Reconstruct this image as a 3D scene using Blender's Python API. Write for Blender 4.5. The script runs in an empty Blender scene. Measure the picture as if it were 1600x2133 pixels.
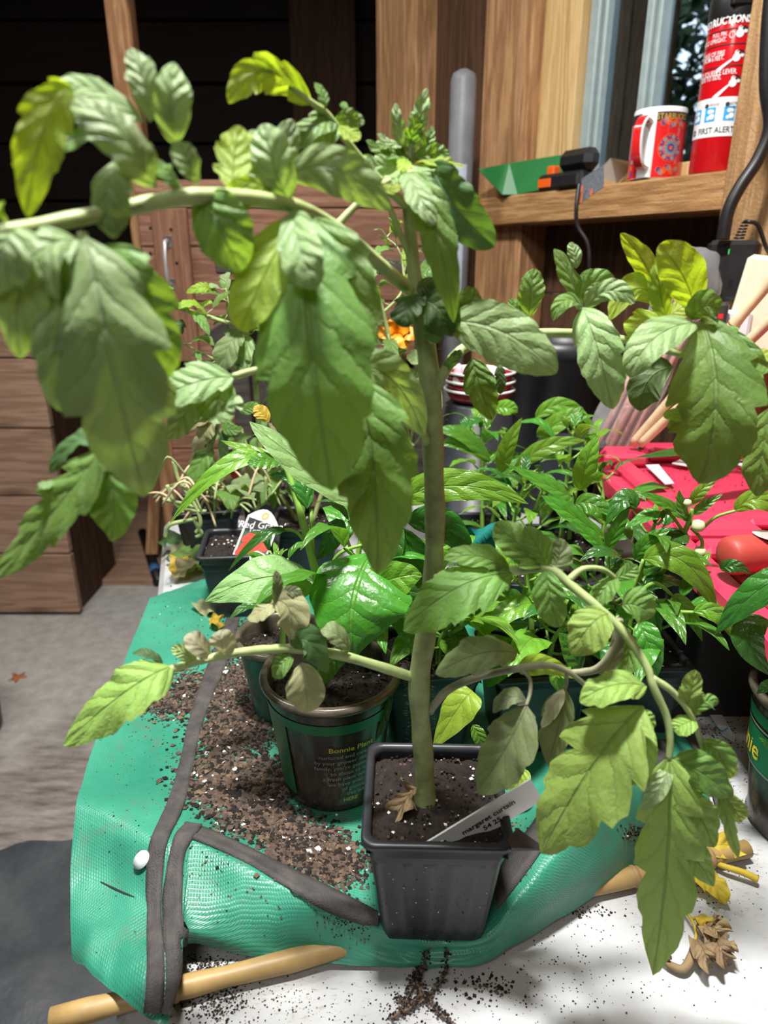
import bpy, math, random
from mathutils import Vector, Matrix
from mathutils.bvhtree import BVHTree
V = Vector
rnd = random.Random(7)
# ---------------------------------------------------------------- camera, world, lamp, exposure
H = .434; PITCH = math.radians(20); FPX = 1440.0
CAM = V((0, 0, H))
FW = V((0, math.cos(PITCH), -math.sin(PITCH))); UP = V((0, math.sin(PITCH), math.cos(PITCH)))
scene = bpy.context.scene
cd = bpy.data.cameras.new('camera'); cam = bpy.data.objects.new('camera', cd); scene.collection.objects.link(cam)
cam.location = CAM; cam.rotation_euler = (math.pi/2 - PITCH, 0, 0)
cd.sensor_fit = 'HORIZONTAL'; cd.sensor_width = 24; cd.lens = 24*FPX/1600; cd.clip_start = .02
cd.dof.use_dof = True; cd.dof.focus_distance = .53; cd.dof.aperture_fstop = cd.lens/3.0
scene.camera = cam
scene.view_settings.view_transform = 'Standard'; scene.view_settings.look = 'None'
scene.view_settings.gamma = 1; scene.view_settings.use_curve_mapping = False
scene.view_settings.exposure = 0.5
w = bpy.data.worlds.new('sky'); scene.world = w; w.use_nodes = True
bgn = w.node_tree.nodes['Background']; bgn.inputs[0].default_value = (.62, .74, .95, 1); bgn.inputs[1].default_value = 1.8
LAMP = V((-.06, .36, 1.52))
ld = bpy.data.lights.new('shop_lamp', 'AREA'); ld.shape = 'RECTANGLE'; ld.size = .18; ld.size_y = .09
ld.energy = 36; ld.color = (1.0, .975, .93)
lo = bpy.data.objects.new('shop_lamp', ld); lo.location = LAMP; scene.collection.objects.link(lo)
# weaker fill light, added behind the camera to lift the shade
l2 = bpy.data.lights.new('fill_light', 'AREA'); l2.shape = 'RECTANGLE'; l2.size = .5; l2.size_y = .5; l2.energy = 6; l2.color = (1, .96, .9)
lo2 = bpy.data.objects.new('fill_light', l2); lo2.location = (-.35, -.75, 1.45); scene.collection.objects.link(lo2)
lo2.rotation_euler = (math.radians(42), 0, math.radians(-8))

# fill light added overhead to brighten the floor and planks on the left
l3 = bpy.data.lights.new('floor_fill_light', 'AREA'); l3.shape = 'RECTANGLE'; l3.size = .6; l3.size_y = .2; l3.energy = 14; l3.color = (1, .96, .9)
lo3 = bpy.data.objects.new('floor_fill_light', l3); lo3.location = (-1.0, 1.15, 1.86); scene.collection.objects.link(lo3)

# ---------------------------------------------------------------- helpers
def ray(px, py):
    return V(((px-800)/FPX, 0, 0)) + UP*((1066.5-py)/FPX) + FW
def P(px, py, Y):
    v = ray(px, py); return CAM + v*(Y/v.y)
def PZ(px, py, z):
    v = ray(px, py); return CAM + v*((z-H)/v.z)
def PX(px, Y, z):            # x such that the point (x,Y,z) shows at column px
    return (px-800)/FPX*(Y*math.cos(PITCH)+(H-z)*math.sin(PITCH))
def depth(p): return (p-CAM).dot(FW)
ORG = {}
def tag(o, label=None, cat=None, group=None, kind=None):
    if label: o['label'] = label
    if cat: o['category'] = cat
    if group: o['group'] = group
    if kind: o['kind'] = kind
    return o
def thing(name, loc, label, cat, group=None):
    o = bpy.data.objects.new(name, None); o.empty_display_size = .02
    scene.collection.objects.link(o); o.location = loc; ORG[o] = V(loc)
    return tag(o, label, cat, group)
class MB:
    def __init__(s): s.v = []; s.f = []; s.m = []; s.uv = None
    def add(s, vs, fs, m=0):
        k = len(s.v); s.v += [V(a) for a in vs]; s.f += [tuple(i+k for i in f) for f in fs]; s.m += [m]*len(fs); return s
    def box(s, c, d, M=None, m=0, bev=0):
        hx, hy, hz = d[0]/2, d[1]/2, d[2]/2
        if bev:
            b = min(bev, hx*.9, hy*.9, hz*.9); vs = []
            for sz in (-1, 1):
                for sx in (-1, 1):
                    for sy in (-1, 1):
                        vs += [(sx*(hx-b), sy*(hy-b), sz*hz), (sx*hx, sy*(hy-b), sz*(hz-b)), (sx*(hx-b), sy*hy, sz*(hz-b))]
            I = lambda sx, sy, sz, k: ((sz > 0)*4+(sx > 0)*2+(sy > 0))*3+k
            fs = []
            for q in (-1, 1):
                fs += [(I(-1,-1,q,0), I(1,-1,q,0), I(1,1,q,0), I(-1,1,q,0)), (I(q,-1,-1,1), I(q,1,-1,1), I(q,1,1,1), I(q,-1,1,1)), (I(-1,q,-1,2), I(1,q,-1,2), I(1,q,1,2), I(-1,q,1,2))]
                for r in (-1, 1):
                    fs += [(I(q,-1,r,0), I(q,1,r,0), I(q,1,r,1), I(q,-1,r,1)), (I(-1,q,r,0), I(1,q,r,0), I(1,q,r,2), I(-1,q,r,2)), (I(q,r,-1,1), I(q,r,1,1), I(q,r,1,2), I(q,r,-1,2))]
                    for t in (-1, 1): fs += [(I(q,r,t,0), I(q,r,t,1), I(q,r,t,2))]
        else:
            vs = [(x*hx, y*hy, z*hz) for z in (-1, 1) for y in (-1, 1) for x in (-1, 1)]
            fs = [(0,2,3,1), (4,5,7,6), (0,1,5,4), (2,6,7,3), (0,4,6,2), (1,3,7,5)]
        c = V(c)
        return s.add([(M @ V(a) if M else V(a))+c for a in vs], fs, m)
    def tube(s, pts, rads, n=8, m=0, caps=True):
        pts = [V(p) for p in pts]
        if not isinstance(rads, (list, tuple)): rads = [rads]*len(pts)
        ref = None; vs = []; fs = []
        for i, p in enumerate(pts):
            t = (pts[min(i+1, len(pts)-1)]-pts[max(i-1, 0)])
            if t.length < 1e-9: t = V((0, 0, 1))
            t.normalize()
            if ref is None: ref = t.orthogonal()
            ref = (ref-t*ref.dot(t))
            if ref.length < 1e-6: ref = t.orthogonal()
            ref.normalize(); b = t.cross(ref)
            for k in range(n):
                a = 2*math.pi*k/n; vs.append(p+(ref*math.cos(a)+b*math.sin(a))*rads[i])
        for i in range(len(pts)-1):
            for k in range(n):
                fs.append((i*n+k, i*n+(k+1) % n, (i+1)*n+(k+1) % n, (i+1)*n+k))
        if caps: fs += [tuple(range(n-1, -1, -1)), tuple(range((len(pts)-1)*n, len(pts)*n))]
        return s.add(vs, fs, m)
    def lathe(s, c, prof, n=32, M=None, m=0, cap=(False, False)):
        vs = []; fs = []; c = V(c)
        for r, z in prof:
            for k in range(n):
                a = 2*math.pi*k/n; q = V((r*math.cos(a), r*math.sin(a), z)); vs.append((M @ q if M else q)+c)
        for i in range(len(prof)-1):
            for k in range(n): fs.append((i*n+k, i*n+(k+1) % n, (i+1)*n+(k+1) % n, (i+1)*n+k))
        if cap[0]: fs.append(tuple(range(n-1, -1, -1)))
        if cap[1]: fs.append(tuple(range((len(prof)-1)*n, len(prof)*n)))
        return s.add(vs, fs, m)
    def grid(s, rows, m=0, close=False):
        nc = len(rows[0]); vs = [p for r in rows for p in r]; fs = []
        for i in range(len(rows)-1):
            for j in range(nc-1 if not close else nc):
                fs.append((i*nc+j, i*nc+(j+1) % nc, (i+1)*nc+(j+1) % nc, (i+1)*nc+j))
        return s.add(vs, fs, m)
    def crumb(s, p, r, m=0, R=rnd, flat=.7):
        a = R.random()*6.28; e = [r*R.uniform(.6, 1.3) for _ in range(4)]
        ca, sa = math.cos(a), math.sin(a); p = V(p)
        vs = [p+V((ca*e[0], sa*e[0], 0)), p+V((-sa*e[1], ca*e[1], r*.2)), p-V((ca*e[2], sa*e[2], r*.1)), p-V((-sa*e[3], ca*e[3], 0)), p+V((0, 0, r*flat)), p-V((0, 0, r*flat))]
        return s.add(vs, [(0,1,4), (1,2,4), (2,3,4), (3,0,4), (1,0,5), (2,1,5), (3,2,5), (0,3,5)], m)
    def build(s, name, mat, parent=None, smooth=False, label=None, cat=None, group=None, kind=None, base=None):
        org = V((0, 0, 0))
        if parent is not None: org = ORG[parent]
        elif base is not None: org = V(base)
        me = bpy.data.meshes.new(name)
        me.from_pydata([tuple(a-org) for a in s.v], [], s.f)
        mats = mat if isinstance(mat, (list, tuple)) else [mat]
        for q in mats: me.materials.append(q)
        me.polygons.foreach_set('material_index', s.m)
        if smooth: me.polygons.foreach_set('use_smooth', [True]*len(s.f))
        if s.uv:
            ul = me.uv_layers.new(name='UVMap')
            for l in me.loops: ul.data[l.index].uv = s.uv[l.vertex_index]
        me.update()
        o = bpy.data.objects.new(name, me); scene.collection.objects.link(o)
        if parent is not None: o.parent = parent
        else: o.location = org
        ORG[o] = org
        if kind != 'structure' and smooth == 'auto': pass
        return tag(o, label, cat, group, kind)
def copy_tree(o, parent=None):
    c = o.copy(); scene.collection.objects.link(c); c.parent = parent; ORG[c] = ORG.get(o, V((0,0,0)))
    for ch in list(o.children):
        if ch is not c: copy_tree(ch, c)
    return c
def bez(a, m, b, u):
    c = V(m)*2-(V(a)+V(b))/2
    return V(a)*(1-u)**2+c*2*u*(1-u)+V(b)*u*u
def spline(pts, n=6):
    pts = [V(p) for p in pts]; out = []
    for i in range(len(pts)-1):
        p0, p1, p2, p3 = pts[max(i-1, 0)], pts[i], pts[i+1], pts[min(i+2, len(pts)-1)]
        for k in range(n):
            t = k/n
            out.append(.5*((2*p1)+(p2-p0)*t+(2*p0-5*p1+4*p2-p3)*t*t+(3*p1-p0-3*p2+p3)*t**3))
    return out+[pts[-1]]
def lerpl(rads, n):
    m = len(rads)-1; out = []
    for i in range(n):
        t = i/(n-1)*m; k = min(int(t), m-1); out.append(rads[k]+(rads[k+1]-rads[k])*(t-k))
    return out
def text2d(body, size=1.0, align='CENTER', bold=0):
    cu = bpy.data.curves.new('txt', 'FONT'); cu.body = body; cu.size = size; cu.align_x = align; cu.align_y = 'CENTER'; cu.resolution_u = 2; cu.offset = bold
    ob = bpy.data.objects.new('txt', cu); scene.collection.objects.link(ob)
    bpy.context.view_layer.update()
    me = bpy.data.meshes.new_from_object(ob.evaluated_get(bpy.context.evaluated_depsgraph_get()))
    vs = [v.co.copy() for v in me.vertices]; fs = [tuple(p.vertices) for p in me.polygons]
    bpy.data.objects.remove(ob); bpy.data.curves.remove(cu); bpy.data.meshes.remove(me)
    return vs, fs
def text_plane(mb, body, size, o, ex, ey, m=0, align='CENTER', bold=0, fx=1):
    vs, fs = text2d(body, size, align, bold); o, ex, ey = V(o), V(ex), V(ey)
    mb.add([o+ex*a.x*fx+ey*a.y for a in vs], fs, m)
def text_cyl(mb, body, size, c, r, z, ang, m=0, bold=0, taper=0, align='CENTER', fx=1):
    vs, fs = text2d(body, size, align, bold); c = V(c)
    out = []
    for a in vs:
        rr = r+taper*a.y; t = ang+a.x*fx/r
        out.append(c+V((rr*math.cos(t), rr*math.sin(t), z+a.y)))
    mb.add(out, fs, m)

# ---------------------------------------------------------------- materials
def mat(name):
    m = bpy.data.materials.new(name); m.use_nodes = True; nt = m.node_tree
    return m, nt, nt.nodes['Principled BSDF']
def N(nt, t, **kw):
    n = nt.nodes.new(t)
    for k, v in kw.items():
        if k.startswith('i_'): n.inputs[k[2:].replace('_', ' ')].default_value = v
        else: setattr(n, k, v)
    return n
def LK(nt, a, b): nt.links.new(a, b)
def math_n(nt, op, a, b=None, c=None):
    n = nt.nodes.new('ShaderNodeMath'); n.operation = op
    for i, q in enumerate((a, b, c)):
        if q is None: continue
        if isinstance(q, (int, float)): n.inputs[i].default_value = q
        else: nt.links.new(q, n.inputs[i])
    return n.outputs[0]
def mixc(nt, fac, a, b, mode='MIX'):
    n = nt.nodes.new('ShaderNodeMix'); n.data_type = 'RGBA'; n.blend_type = mode
    for i, q in ((0, fac), (6, a), (7, b)):
        if isinstance(q, (int, float)): n.inputs[i].default_value = q
        elif isinstance(q, tuple): n.inputs[i].default_value = (*q[:3], 1)
        else: nt.links.new(q, n.inputs[i])
    return n.outputs[2]
def ramp(nt, f, stops):
    n = nt.nodes.new('ShaderNodeValToRGB'); e = n.color_ramp.elements
    while len(e) < len(stops): e.new(.5)
    for q, (p, c) in zip(e, stops): q.position = p; q.color = (*c, 1) if len(c) == 3 else c
    nt.links.new(f, n.inputs[0]); return n.outputs[0]
def coords(nt, kind='Object', scale=(1, 1, 1), rot=(0, 0, 0)):
    tc = nt.nodes.new('ShaderNodeTexCoord'); mp = nt.nodes.new('ShaderNodeMapping')
    mp.inputs['Scale'].default_value = scale; mp.inputs['Rotation'].default_value = rot
    nt.links.new(tc.outputs[kind], mp.inputs[0]); return mp.outputs[0]
def noise(nt, vec, scale, detail=4, rough=.6):
    n = N(nt, 'ShaderNodeTexNoise'); n.inputs['Scale'].default_value = scale; n.inputs['Detail'].default_value = detail; n.inputs['Roughness'].default_value = rough
    if vec is not None: nt.links.new(vec, n.inputs['Vector'])
    return n.outputs[0]
def bump(nt, bsdf, h, strength=.3, dist=.002):
    b = N(nt, 'ShaderNodeBump'); b.inputs['Strength'].default_value = strength; b.inputs['Distance'].default_value = dist
    nt.links.new(h, b.inputs['Height']); nt.links.new(b.outputs[0], bsdf.inputs['Normal']); return b
def plain(name, col, rough=.5, metal=0, spec=.5, var=.12, nscale=40, bmp=0, trans=0, ior=1.45, coat=0):
    m, nt, b = mat(name)
    b.inputs['Roughness'].default_value = rough; b.inputs['Metallic'].default_value = metal
    b.inputs['Specular IOR Level'].default_value = spec; b.inputs['Transmission Weight'].default_value = trans; b.inputs['IOR'].default_value = ior
    b.inputs['Coat Weight'].default_value = coat
    v = coords(nt); n = noise(nt, v, nscale)
    c2 = tuple(min(1, c*(1+var)) for c in col); c1 = tuple(c*(1-var) for c in col)
    LK(nt, ramp(nt, n, [(.3, c1), (.7, c2)]), b.inputs['Base Color'])
    if bmp: bump(nt, b, n, bmp)
    return m
def wood(name, c1, c2, axis='z', gs=1.0, rough=.75, saw=.35, knots=.0, dark=(.03, .015, .008)):
    m, nt, b = mat(name); b.inputs['Roughness'].default_value = rough; b.inputs['Specular IOR Level'].default_value = .25
    sc = {'x': (1, 14, 14), 'y': (14, 1, 14), 'z': (14, 14, 1)}[axis]
    v = coords(nt, 'Object', tuple(q*gs for q in sc))
    oi = N(nt, 'ShaderNodeObjectInfo')
    vv = N(nt, 'ShaderNodeVectorMath'); vv.operation = 'ADD'; LK(nt, v, vv.inputs[0])
    sh = math_n(nt, 'MULTIPLY', oi.outputs['Random'], 40.0); cb = N(nt, 'ShaderNodeCombineXYZ'); LK(nt, sh, cb.inputs[0]); LK(nt, sh, cb.inputs[1]); LK(nt, cb.outputs[0], vv.inputs[1])
    v = vv.outputs[0]
    n1 = noise(nt, v, 2.2, 5, .6); n2 = noise(nt, v, 9, 6, .7)
    wv = math_n(nt, 'SINE', math_n(nt, 'MULTIPLY', n1, 34.0))
    f = math_n(nt, 'ADD', math_n(nt, 'MULTIPLY', wv, .16), math_n(nt, 'MULTIPLY', n2, .55))
    f = math_n(nt, 'ADD', f, math_n(nt, 'MULTIPLY', math_n(nt, 'SUBTRACT', oi.outputs['Random'], .5), .22))
    col = ramp(nt, f, [(.08, c1), (.55, c2)])
    big = noise(nt, coords(nt, 'Object'), 3.0, 3)
    col = mixc(nt, math_n(nt, 'MULTIPLY', big, .35), col, tuple(q*.62 for q in c1))
    if knots:
        kv = coords(nt, 'Object', tuple(q*knots for q in {'x': (2.2, 7, 7), 'y': (7, 2.2, 7), 'z': (7, 7, 2.2)}[axis]))
        vo = N(nt, 'ShaderNodeTexVoronoi'); vo.inputs['Scale'].default_value = 1.1; LK(nt, kv, vo.inputs['Vector'])
        k = ramp(nt, vo.outputs['Distance'], [(.06, (1, 1, 1)), (.15, (0, 0, 0))])
        col = mixc(nt, k, col, dark)
    LK(nt, col, b.inputs['Base Color'])
    h = math_n(nt, 'ADD', n2, math_n(nt, 'MULTIPLY', noise(nt, coords(nt, 'Object'), 260, 2), .5))
    bump(nt, b, h, saw, .003)
    return m
def leafmat(name, top, under, vein, trans, rough=.55, tf=.38, quilt=.5, nveins=9, vk=3.2, spot=0, veinw=.09, spec=.35, sheen=0, vs=.55):
    m, nt, b = mat(name); out = nt.nodes['Material Output']
    tc = N(nt, 'ShaderNodeTexCoord'); sp = N(nt, 'ShaderNodeSeparateXYZ'); LK(nt, tc.outputs['UV'], sp.inputs[0])
    u = sp.outputs[0]; a = math_n(nt, 'ABSOLUTE', math_n(nt, 'MULTIPLY', math_n(nt, 'SUBTRACT', sp.outputs[1], .5), 2.0))
    nz = noise(nt, tc.outputs['UV'], 5, 3)
    t = math_n(nt, 'SUBTRACT', math_n(nt, 'MULTIPLY', u, float(nveins)), math_n(nt, 'MULTIPLY', math_n(nt, 'POWER', a, .8), vk*.62))
    t = math_n(nt, 'ADD', t, math_n(nt, 'MULTIPLY', math_n(nt, 'SUBTRACT', nz, .5), .8))
    fr = math_n(nt, 'PINGPONG', t, .5)                # 0 at the side veins, .5 halfway between
    side = ramp(nt, fr, [(.0, (1, 1, 1)), (veinw, (0, 0, 0))])
    midr = ramp(nt, a, [(.018, (1, 1, 1)), (.06, (0, 0, 0))])
    vo = N(nt, 'ShaderNodeTexVoronoi'); vo.feature = 'DISTANCE_TO_EDGE'; vo.inputs['Scale'].default_value = 26; LK(nt, tc.outputs['UV'], vo.inputs['Vector'])
    net = ramp(nt, vo.outputs['Distance'], [(.0, (.45, .45, .45)), (.07, (0, 0, 0))])
    vm = math_n(nt, 'MAXIMUM', math_n(nt, 'MAXIMUM', math_n(nt, 'MULTIPLY', side, .5), midr), net)
    geo = N(nt, 'ShaderNodeNewGeometry'); oi = N(nt, 'ShaderNodeObjectInfo')
    base = mixc(nt, geo.outputs['Backfacing'], top, under)
    r2 = math_n(nt, 'MULTIPLY', math_n(nt, 'SUBTRACT', oi.outputs['Random'], .5), .55)
    hs = N(nt, 'ShaderNodeHueSaturation'); LK(nt, base, hs.inputs['Color']); LK(nt, math_n(nt, 'ADD', 1.0, r2), hs.inputs['Value'])
    LK(nt, math_n(nt, 'ADD', .5, math_n(nt, 'MULTIPLY', r2, .05)), hs.inputs['Hue'])
    mot = noise(nt, tc.outputs['Object'], 55, 4)
    col = mixc(nt, math_n(nt, 'MULTIPLY', mot, .3), hs.outputs[0], tuple(c*.6 for c in top))
    if spot:
        sn = noise(nt, tc.outputs['Object'], 90, 5, .75)
        col = mixc(nt, ramp(nt, sn, [(.5, (0, 0, 0)), (.62, (spot, spot, spot))]), col, (.12, .09, .11))
    col = mixc(nt, math_n(nt, 'MULTIPLY', vm, vs), col, vein)
    LK(nt, col, b.inputs['Base Color']); b.inputs['Roughness'].default_value = rough; b.inputs['Specular IOR Level'].default_value = spec
    if sheen: b.inputs['Sheen Weight'].default_value = sheen; b.inputs['Sheen Roughness'].default_value = .4
    hgt = math_n(nt, 'SUBTRACT', math_n(nt, 'MULTIPLY', math_n(nt, 'POWER', math_n(nt, 'MULTIPLY', fr, 2.0), .6), 1.0), math_n(nt, 'MULTIPLY', midr, .9))
    hgt = math_n(nt, 'ADD', hgt, math_n(nt, 'MULTIPLY', noise(nt, tc.outputs['Object'], 130, 3), .6))
    bp = bump(nt, b, hgt, quilt, .0016)
    tr = N(nt, 'ShaderNodeBsdfTranslucent'); tcol = mixc(nt, math_n(nt, 'MULTIPLY', vm, .7), trans, tuple(c*.35 for c in trans)); LK(nt, tcol, tr.inputs[0]); LK(nt, bp.outputs[0], tr.inputs['Normal'])
    ms = N(nt, 'ShaderNodeMixShader'); ms.inputs[0].default_value = tf; LK(nt, b.outputs[0], ms.inputs[1]); LK(nt, tr.outputs[0], ms.inputs[2]); LK(nt, ms.outputs[0], out.inputs[0])
    return m
TOM = leafmat('tomato_leaf', (.135, .27, .055), (.27, .38, .16), (.24, .36, .13), (.30, .50, .03), .5, .36, .6, 5.5, 1.7, sheen=.1, vs=.5)
TOMP = leafmat('tomato_leaf_pale', (.25, .38, .155), (.34, .46, .23), (.34, .46, .25), (.36, .54, .06), .5, .33, .6, 5.5, 1.7, sheen=.25, vs=.4)
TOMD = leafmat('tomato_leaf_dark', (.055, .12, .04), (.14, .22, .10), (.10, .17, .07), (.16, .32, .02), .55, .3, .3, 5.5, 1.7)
TOMY = leafmat('tomato_leaf_backlit', (.28, .42, .05), (.35, .48, .07), (.12, .2, .02), (.50, .68, .02), .55, .5, .4, 5.5, 1.7)  # light shining through the leaf put into the yellow base and dark veins
TOML = leafmat('tomato_leaf_lime', (.27, .42, .095), (.34, .44, .16), (.16, .26, .07), (.36, .52, .06), .6, .3, .6, 5.5, 1.7)
TOMG = leafmat('tomato_leaf_purple', (.18, .24, .095), (.22, .22, .16), (.08, .075, .085), (.22, .32, .05), .6, .25, .3, 5.5, 1.7, spot=.5)
TOMB = leafmat('tomato_leaf_faded', (.33, .33, .17), (.42, .40, .27), (.2, .16, .12), (.45, .45, .15), .65, .3, .25, 5, 1.9)
PEP = leafmat('pepper_leaf', (.06, .22, .02), (.15, .29, .09), (.17, .36, .06), (.20, .48, .02), .3, .28, .6, 5.4, 1.9, spec=.65, vs=.4, veinw=.06)
PEPL = leafmat('pepper_leaf_light', (.15, .34, .03), (.2, .36, .1), (.27, .45, .08), (.30, .58, .02), .32, .33, .55, 5.4, 1.9, spec=.6, vs=.4, veinw=.06)
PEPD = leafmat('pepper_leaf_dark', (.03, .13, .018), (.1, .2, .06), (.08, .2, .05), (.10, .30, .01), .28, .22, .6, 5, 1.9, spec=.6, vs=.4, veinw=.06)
PEPY = leafmat('pepper_leaf_yellow', (.33, .46, .05), (.36, .46, .12), (.2, .3, .05), (.50, .62, .03), .4, .4, .4, 5, 1.9)
PEPG = leafmat('pepper_leaf_matte', (.21, .36, .13), (.24, .36, .15), (.30, .46, .16), (.24, .46, .05), .42, .25, .8, 5.4, 1.9, vs=.5, veinw=.06)
YEL = leafmat('yellow_dead_leaf', (.62, .46, .05), (.62, .5, .16), (.5, .35, .05), (.6, .5, .05), .6, .25, .3, 5.5, 1.7)
DRY = leafmat('dry_leaf', (.27, .19, .10), (.34, .26, .15), (.2, .14, .07), (.35, .26, .1), .75, .15, .7, 5.5, 1.7)
STEM = plain('tomato_stem', (.25, .30, .13), .6, var=.35, nscale=70, bmp=.25)
PETI = plain('tomato_petiole', (.33, .42, .17), .55, var=.25, nscale=60, bmp=.1)
PETG = plain('purple_petiole', (.25, .25, .16), .6, var=.3, nscale=60, bmp=.1)
PSTEM = plain('pepper_stem', (.20, .38, .06), .4, var=.2, nscale=60)
BLACKP = plain('black_pot_plastic', (.020, .022, .028), .38, var=.3, nscale=30, bmp=.05)
SOIL = plain('potting_soil', (.015, .010, .0075), .95, var=.6, nscale=220, bmp=1.0)
SOILB = plain('soil_brown', (.085, .058, .044), .95, var=.5, nscale=160, bmp=.5)
BARK = plain('bark_bit', (.15, .10, .065), .9, var=.4, nscale=120)
PERL = plain('perlite', (.80, .78, .74), .9, var=.08, nscale=200)
WHITE = plain('white_plastic', (.66, .68, .70), .4, var=.03)
BLACK = plain('black_plastic', (.012, .012, .013), .4, var=.3)
INK = plain('black_ink', (.02, .02, .022), .7, var=.1)
BAMB = plain('bamboo_skin', (.37, .245, .095), .45, var=.25, nscale=25, bmp=.1)
BAMB2 = plain('bamboo_pale', (.66, .50, .32), .5, var=.2, nscale=25, bmp=.1)
BAMJ = plain('bamboo_node', (.33, .21, .10), .6, var=.2)
RED = plain('red_plastic', (.54, .035, .085), .42, var=.08, nscale=8)
REDG = plain('red_grip', (.40, .05, .04), .5, var=.1, nscale=10)
METAL = plain('steel', (.62, .62, .64), .38, metal=.55, var=.1)
GALV = plain('galvanised', (.45, .46, .48), .38, metal=.8, var=.25, nscale=60)
DGREY = plain('dark_grey_bin', (.035, .034, .036), .4, var=.25, nscale=9, bmp=.03)
REDE = plain('extinguisher_red', (.55, .006, .012), .22, var=.04, nscale=6, coat=.5)
LABW = plain('label_white', (.70, .71, .72), .4, var=.02)
BLUE = plain('label_blue', (.02, .33, .72), .4, var=.05)
GREENP = plain('green_sheet', (.022, .17, .045), .45, var=.12, nscale=12)
ORANGE = plain('orange_plastic', (.70, .10, .008), .4, var=.08)
GOLD = plain('gold_print', (.65, .38, .05), .4, var=.1)
NAVY = plain('navy_print', (.06, .05, .22), .35, var=.2)
MUGR = plain('mug_red', (.62, .018, .02), .2, var=.05, nscale=8, coat=.5)
MUGW = plain('mug_white', (.85, .85, .85), .18, var=.02, coat=.5)
YTXT = plain('yellow_print', (.60, .50, .03), .5, var=.1)
GTXT = plain('grey_print', (.28, .30, .29), .5, var=.2)
GBAND = plain('green_band', (.015, .17, .065), .35, var=.2, nscale=20)
CREAM = plain('cream_plastic', (.72, .68, .52), .4, var=.04)
TERR = plain('pale_wood_handle', (.62, .36, .22), .5, var=.12, nscale=30)
# woods
W_CAB = wood('cabinet_planks', (.21, .10, .065), (.42, .235, .15), 'x', 1.0, saw=.4, knots=1.4)
W_CABV = wood('cabinet_stile', (.18, .085, .052), (.33, .17, .10), 'z', 1.0, saw=.4, knots=1.2)
W_POST = wood('post_wood', (.25, .125, .055), (.54, .31, .15), 'z', 1.0, saw=.45, knots=1.0)
W_DARK = wood('dark_boards', (.045, .022, .012), (.11, .055, .028), 'z', 1.0, saw=.4)
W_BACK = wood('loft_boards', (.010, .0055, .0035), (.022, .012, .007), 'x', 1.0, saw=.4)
W_SILL = wood('sill_beam', (.24, .115, .042), (.52, .30, .13), 'x', 1.6, saw=.9, knots=.9)
W_PINE = wood('pine_trim', (.52, .34, .14), (.74, .55, .29), 'z', .8, saw=.2)
W_ROUGH = wood('rough_stud', (.30, .165, .07), (.54, .34, .17), 'z', 1.2, saw=1.0)
W_PLY = wood('orange_ply', (.34, .15, .04), (.52, .27, .09), 'z', .6, saw=.9)
W_BIN = wood('bin_planks', (.28, .165, .11), (.50, .33, .23), 'x', .8, saw=.4, knots=.7)
W_OLD = wood('weathered_wood', (.04, .033, .03), (.085, .07, .062), 'x', 1.0, saw=.4)
# floor
FLOOR, nt, b = mat('concrete_floor'); b.inputs['Roughness'].default_value = .75
v = coords(nt); n1 = noise(nt, v, 2.0, 6, .65); n2 = noise(nt, v, 30, 5); n3 = noise(nt, v, 120, 3)
c = ramp(nt, n2, [(.3, (.36, .34, .31)), (.7, (.52, .50, .47))])
sx = N(nt, 'ShaderNodeSeparateXYZ'); LK(nt, v, sx.inputs[0])
dirt = math_n(nt, 'ADD', math_n(nt, 'MULTIPLY', math_n(nt, 'SUBTRACT', .62, sx.outputs[1]), 2.2), math_n(nt, 'MULTIPLY', math_n(nt, 'SUBTRACT', n1, .5), 2.6))
dn = ramp(nt, noise(nt, coords(nt, 'Object', (3, 14, 1), (0, 0, .6)), 3, 6, .7), [(.35, (.11, .09, .08)), (.68, (.40, .35, .31))])
c = mixc(nt, ramp(nt, dirt, [(.0, (0, 0, 0)), (.5, (.92, .92, .92))]), c, dn)
LK(nt, c, b.inputs['Base Color']); bump(nt, b, n3, .4)
# table: white, dusted with soil
TABLE, nt, b = mat('white_table_plastic'); b.inputs['Roughness'].default_value = .45
v = coords(nt); n1 = noise(nt, v, 7, 5, .6); n2 = noise(nt, v, 420, 3, .7); n4 = noise(nt, coords(nt, 'Object', (1, 2.5, 1), (0, 0, .5)), 150, 4, .7)
dm = math_n(nt, 'MULTIPLY', ramp(nt, n4, [(.56, (0, 0, 0)), (.66, (1, 1, 1))]), ramp(nt, n1, [(.35, (0, 0, 0)), (.62, (.75, .75, .75))]))
c = mixc(nt, dm, ramp(nt, n1, [(.3, (.47, .49, .51)), (.75, (.38, .38, .375))]), (.20, .13, .09))
LK(nt, c, b.inputs['Base Color']); bump(nt, b, noise(nt, v, 90, 2), .12, .001)
# woven green bag
BAG, nt, b = mat('green_woven_bag'); b.inputs['Roughness'].default_value = .36; b.inputs['Specular IOR Level'].default_value = .5
tc = N(nt, 'ShaderNodeTexCoord'); sp = N(nt, 'ShaderNodeSeparateXYZ'); LK(nt, tc.outputs['UV'], sp.inputs[0])
v = coords(nt); n1 = noise(nt, v, 9, 5, .6)
wu = math_n(nt, 'SINE', math_n(nt, 'MULTIPLY', math_n(nt, 'ADD', sp.outputs[0], math_n(nt, 'MULTIPLY', n1, .01)), 2900.0)); wv_ = math_n(nt, 'SINE', math_n(nt, 'MULTIPLY', math_n(nt, 'ADD', sp.outputs[1], math_n(nt, 'MULTIPLY', n1, .012)), 2300.0))
wv = math_n(nt, 'MAXIMUM', wu, wv_); nn = noise(nt, v, 60, 4)
c = ramp(nt, n1, [(.3, (.020, .185, .118)), (.7, (.055, .31, .205))])
c = mixc(nt, ramp(nt, noise(nt, v, 24, 6, .75), [(.56, (0, 0, 0)), (.72, (.55, .55, .55))]), c, (.12, .14, .09))
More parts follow.
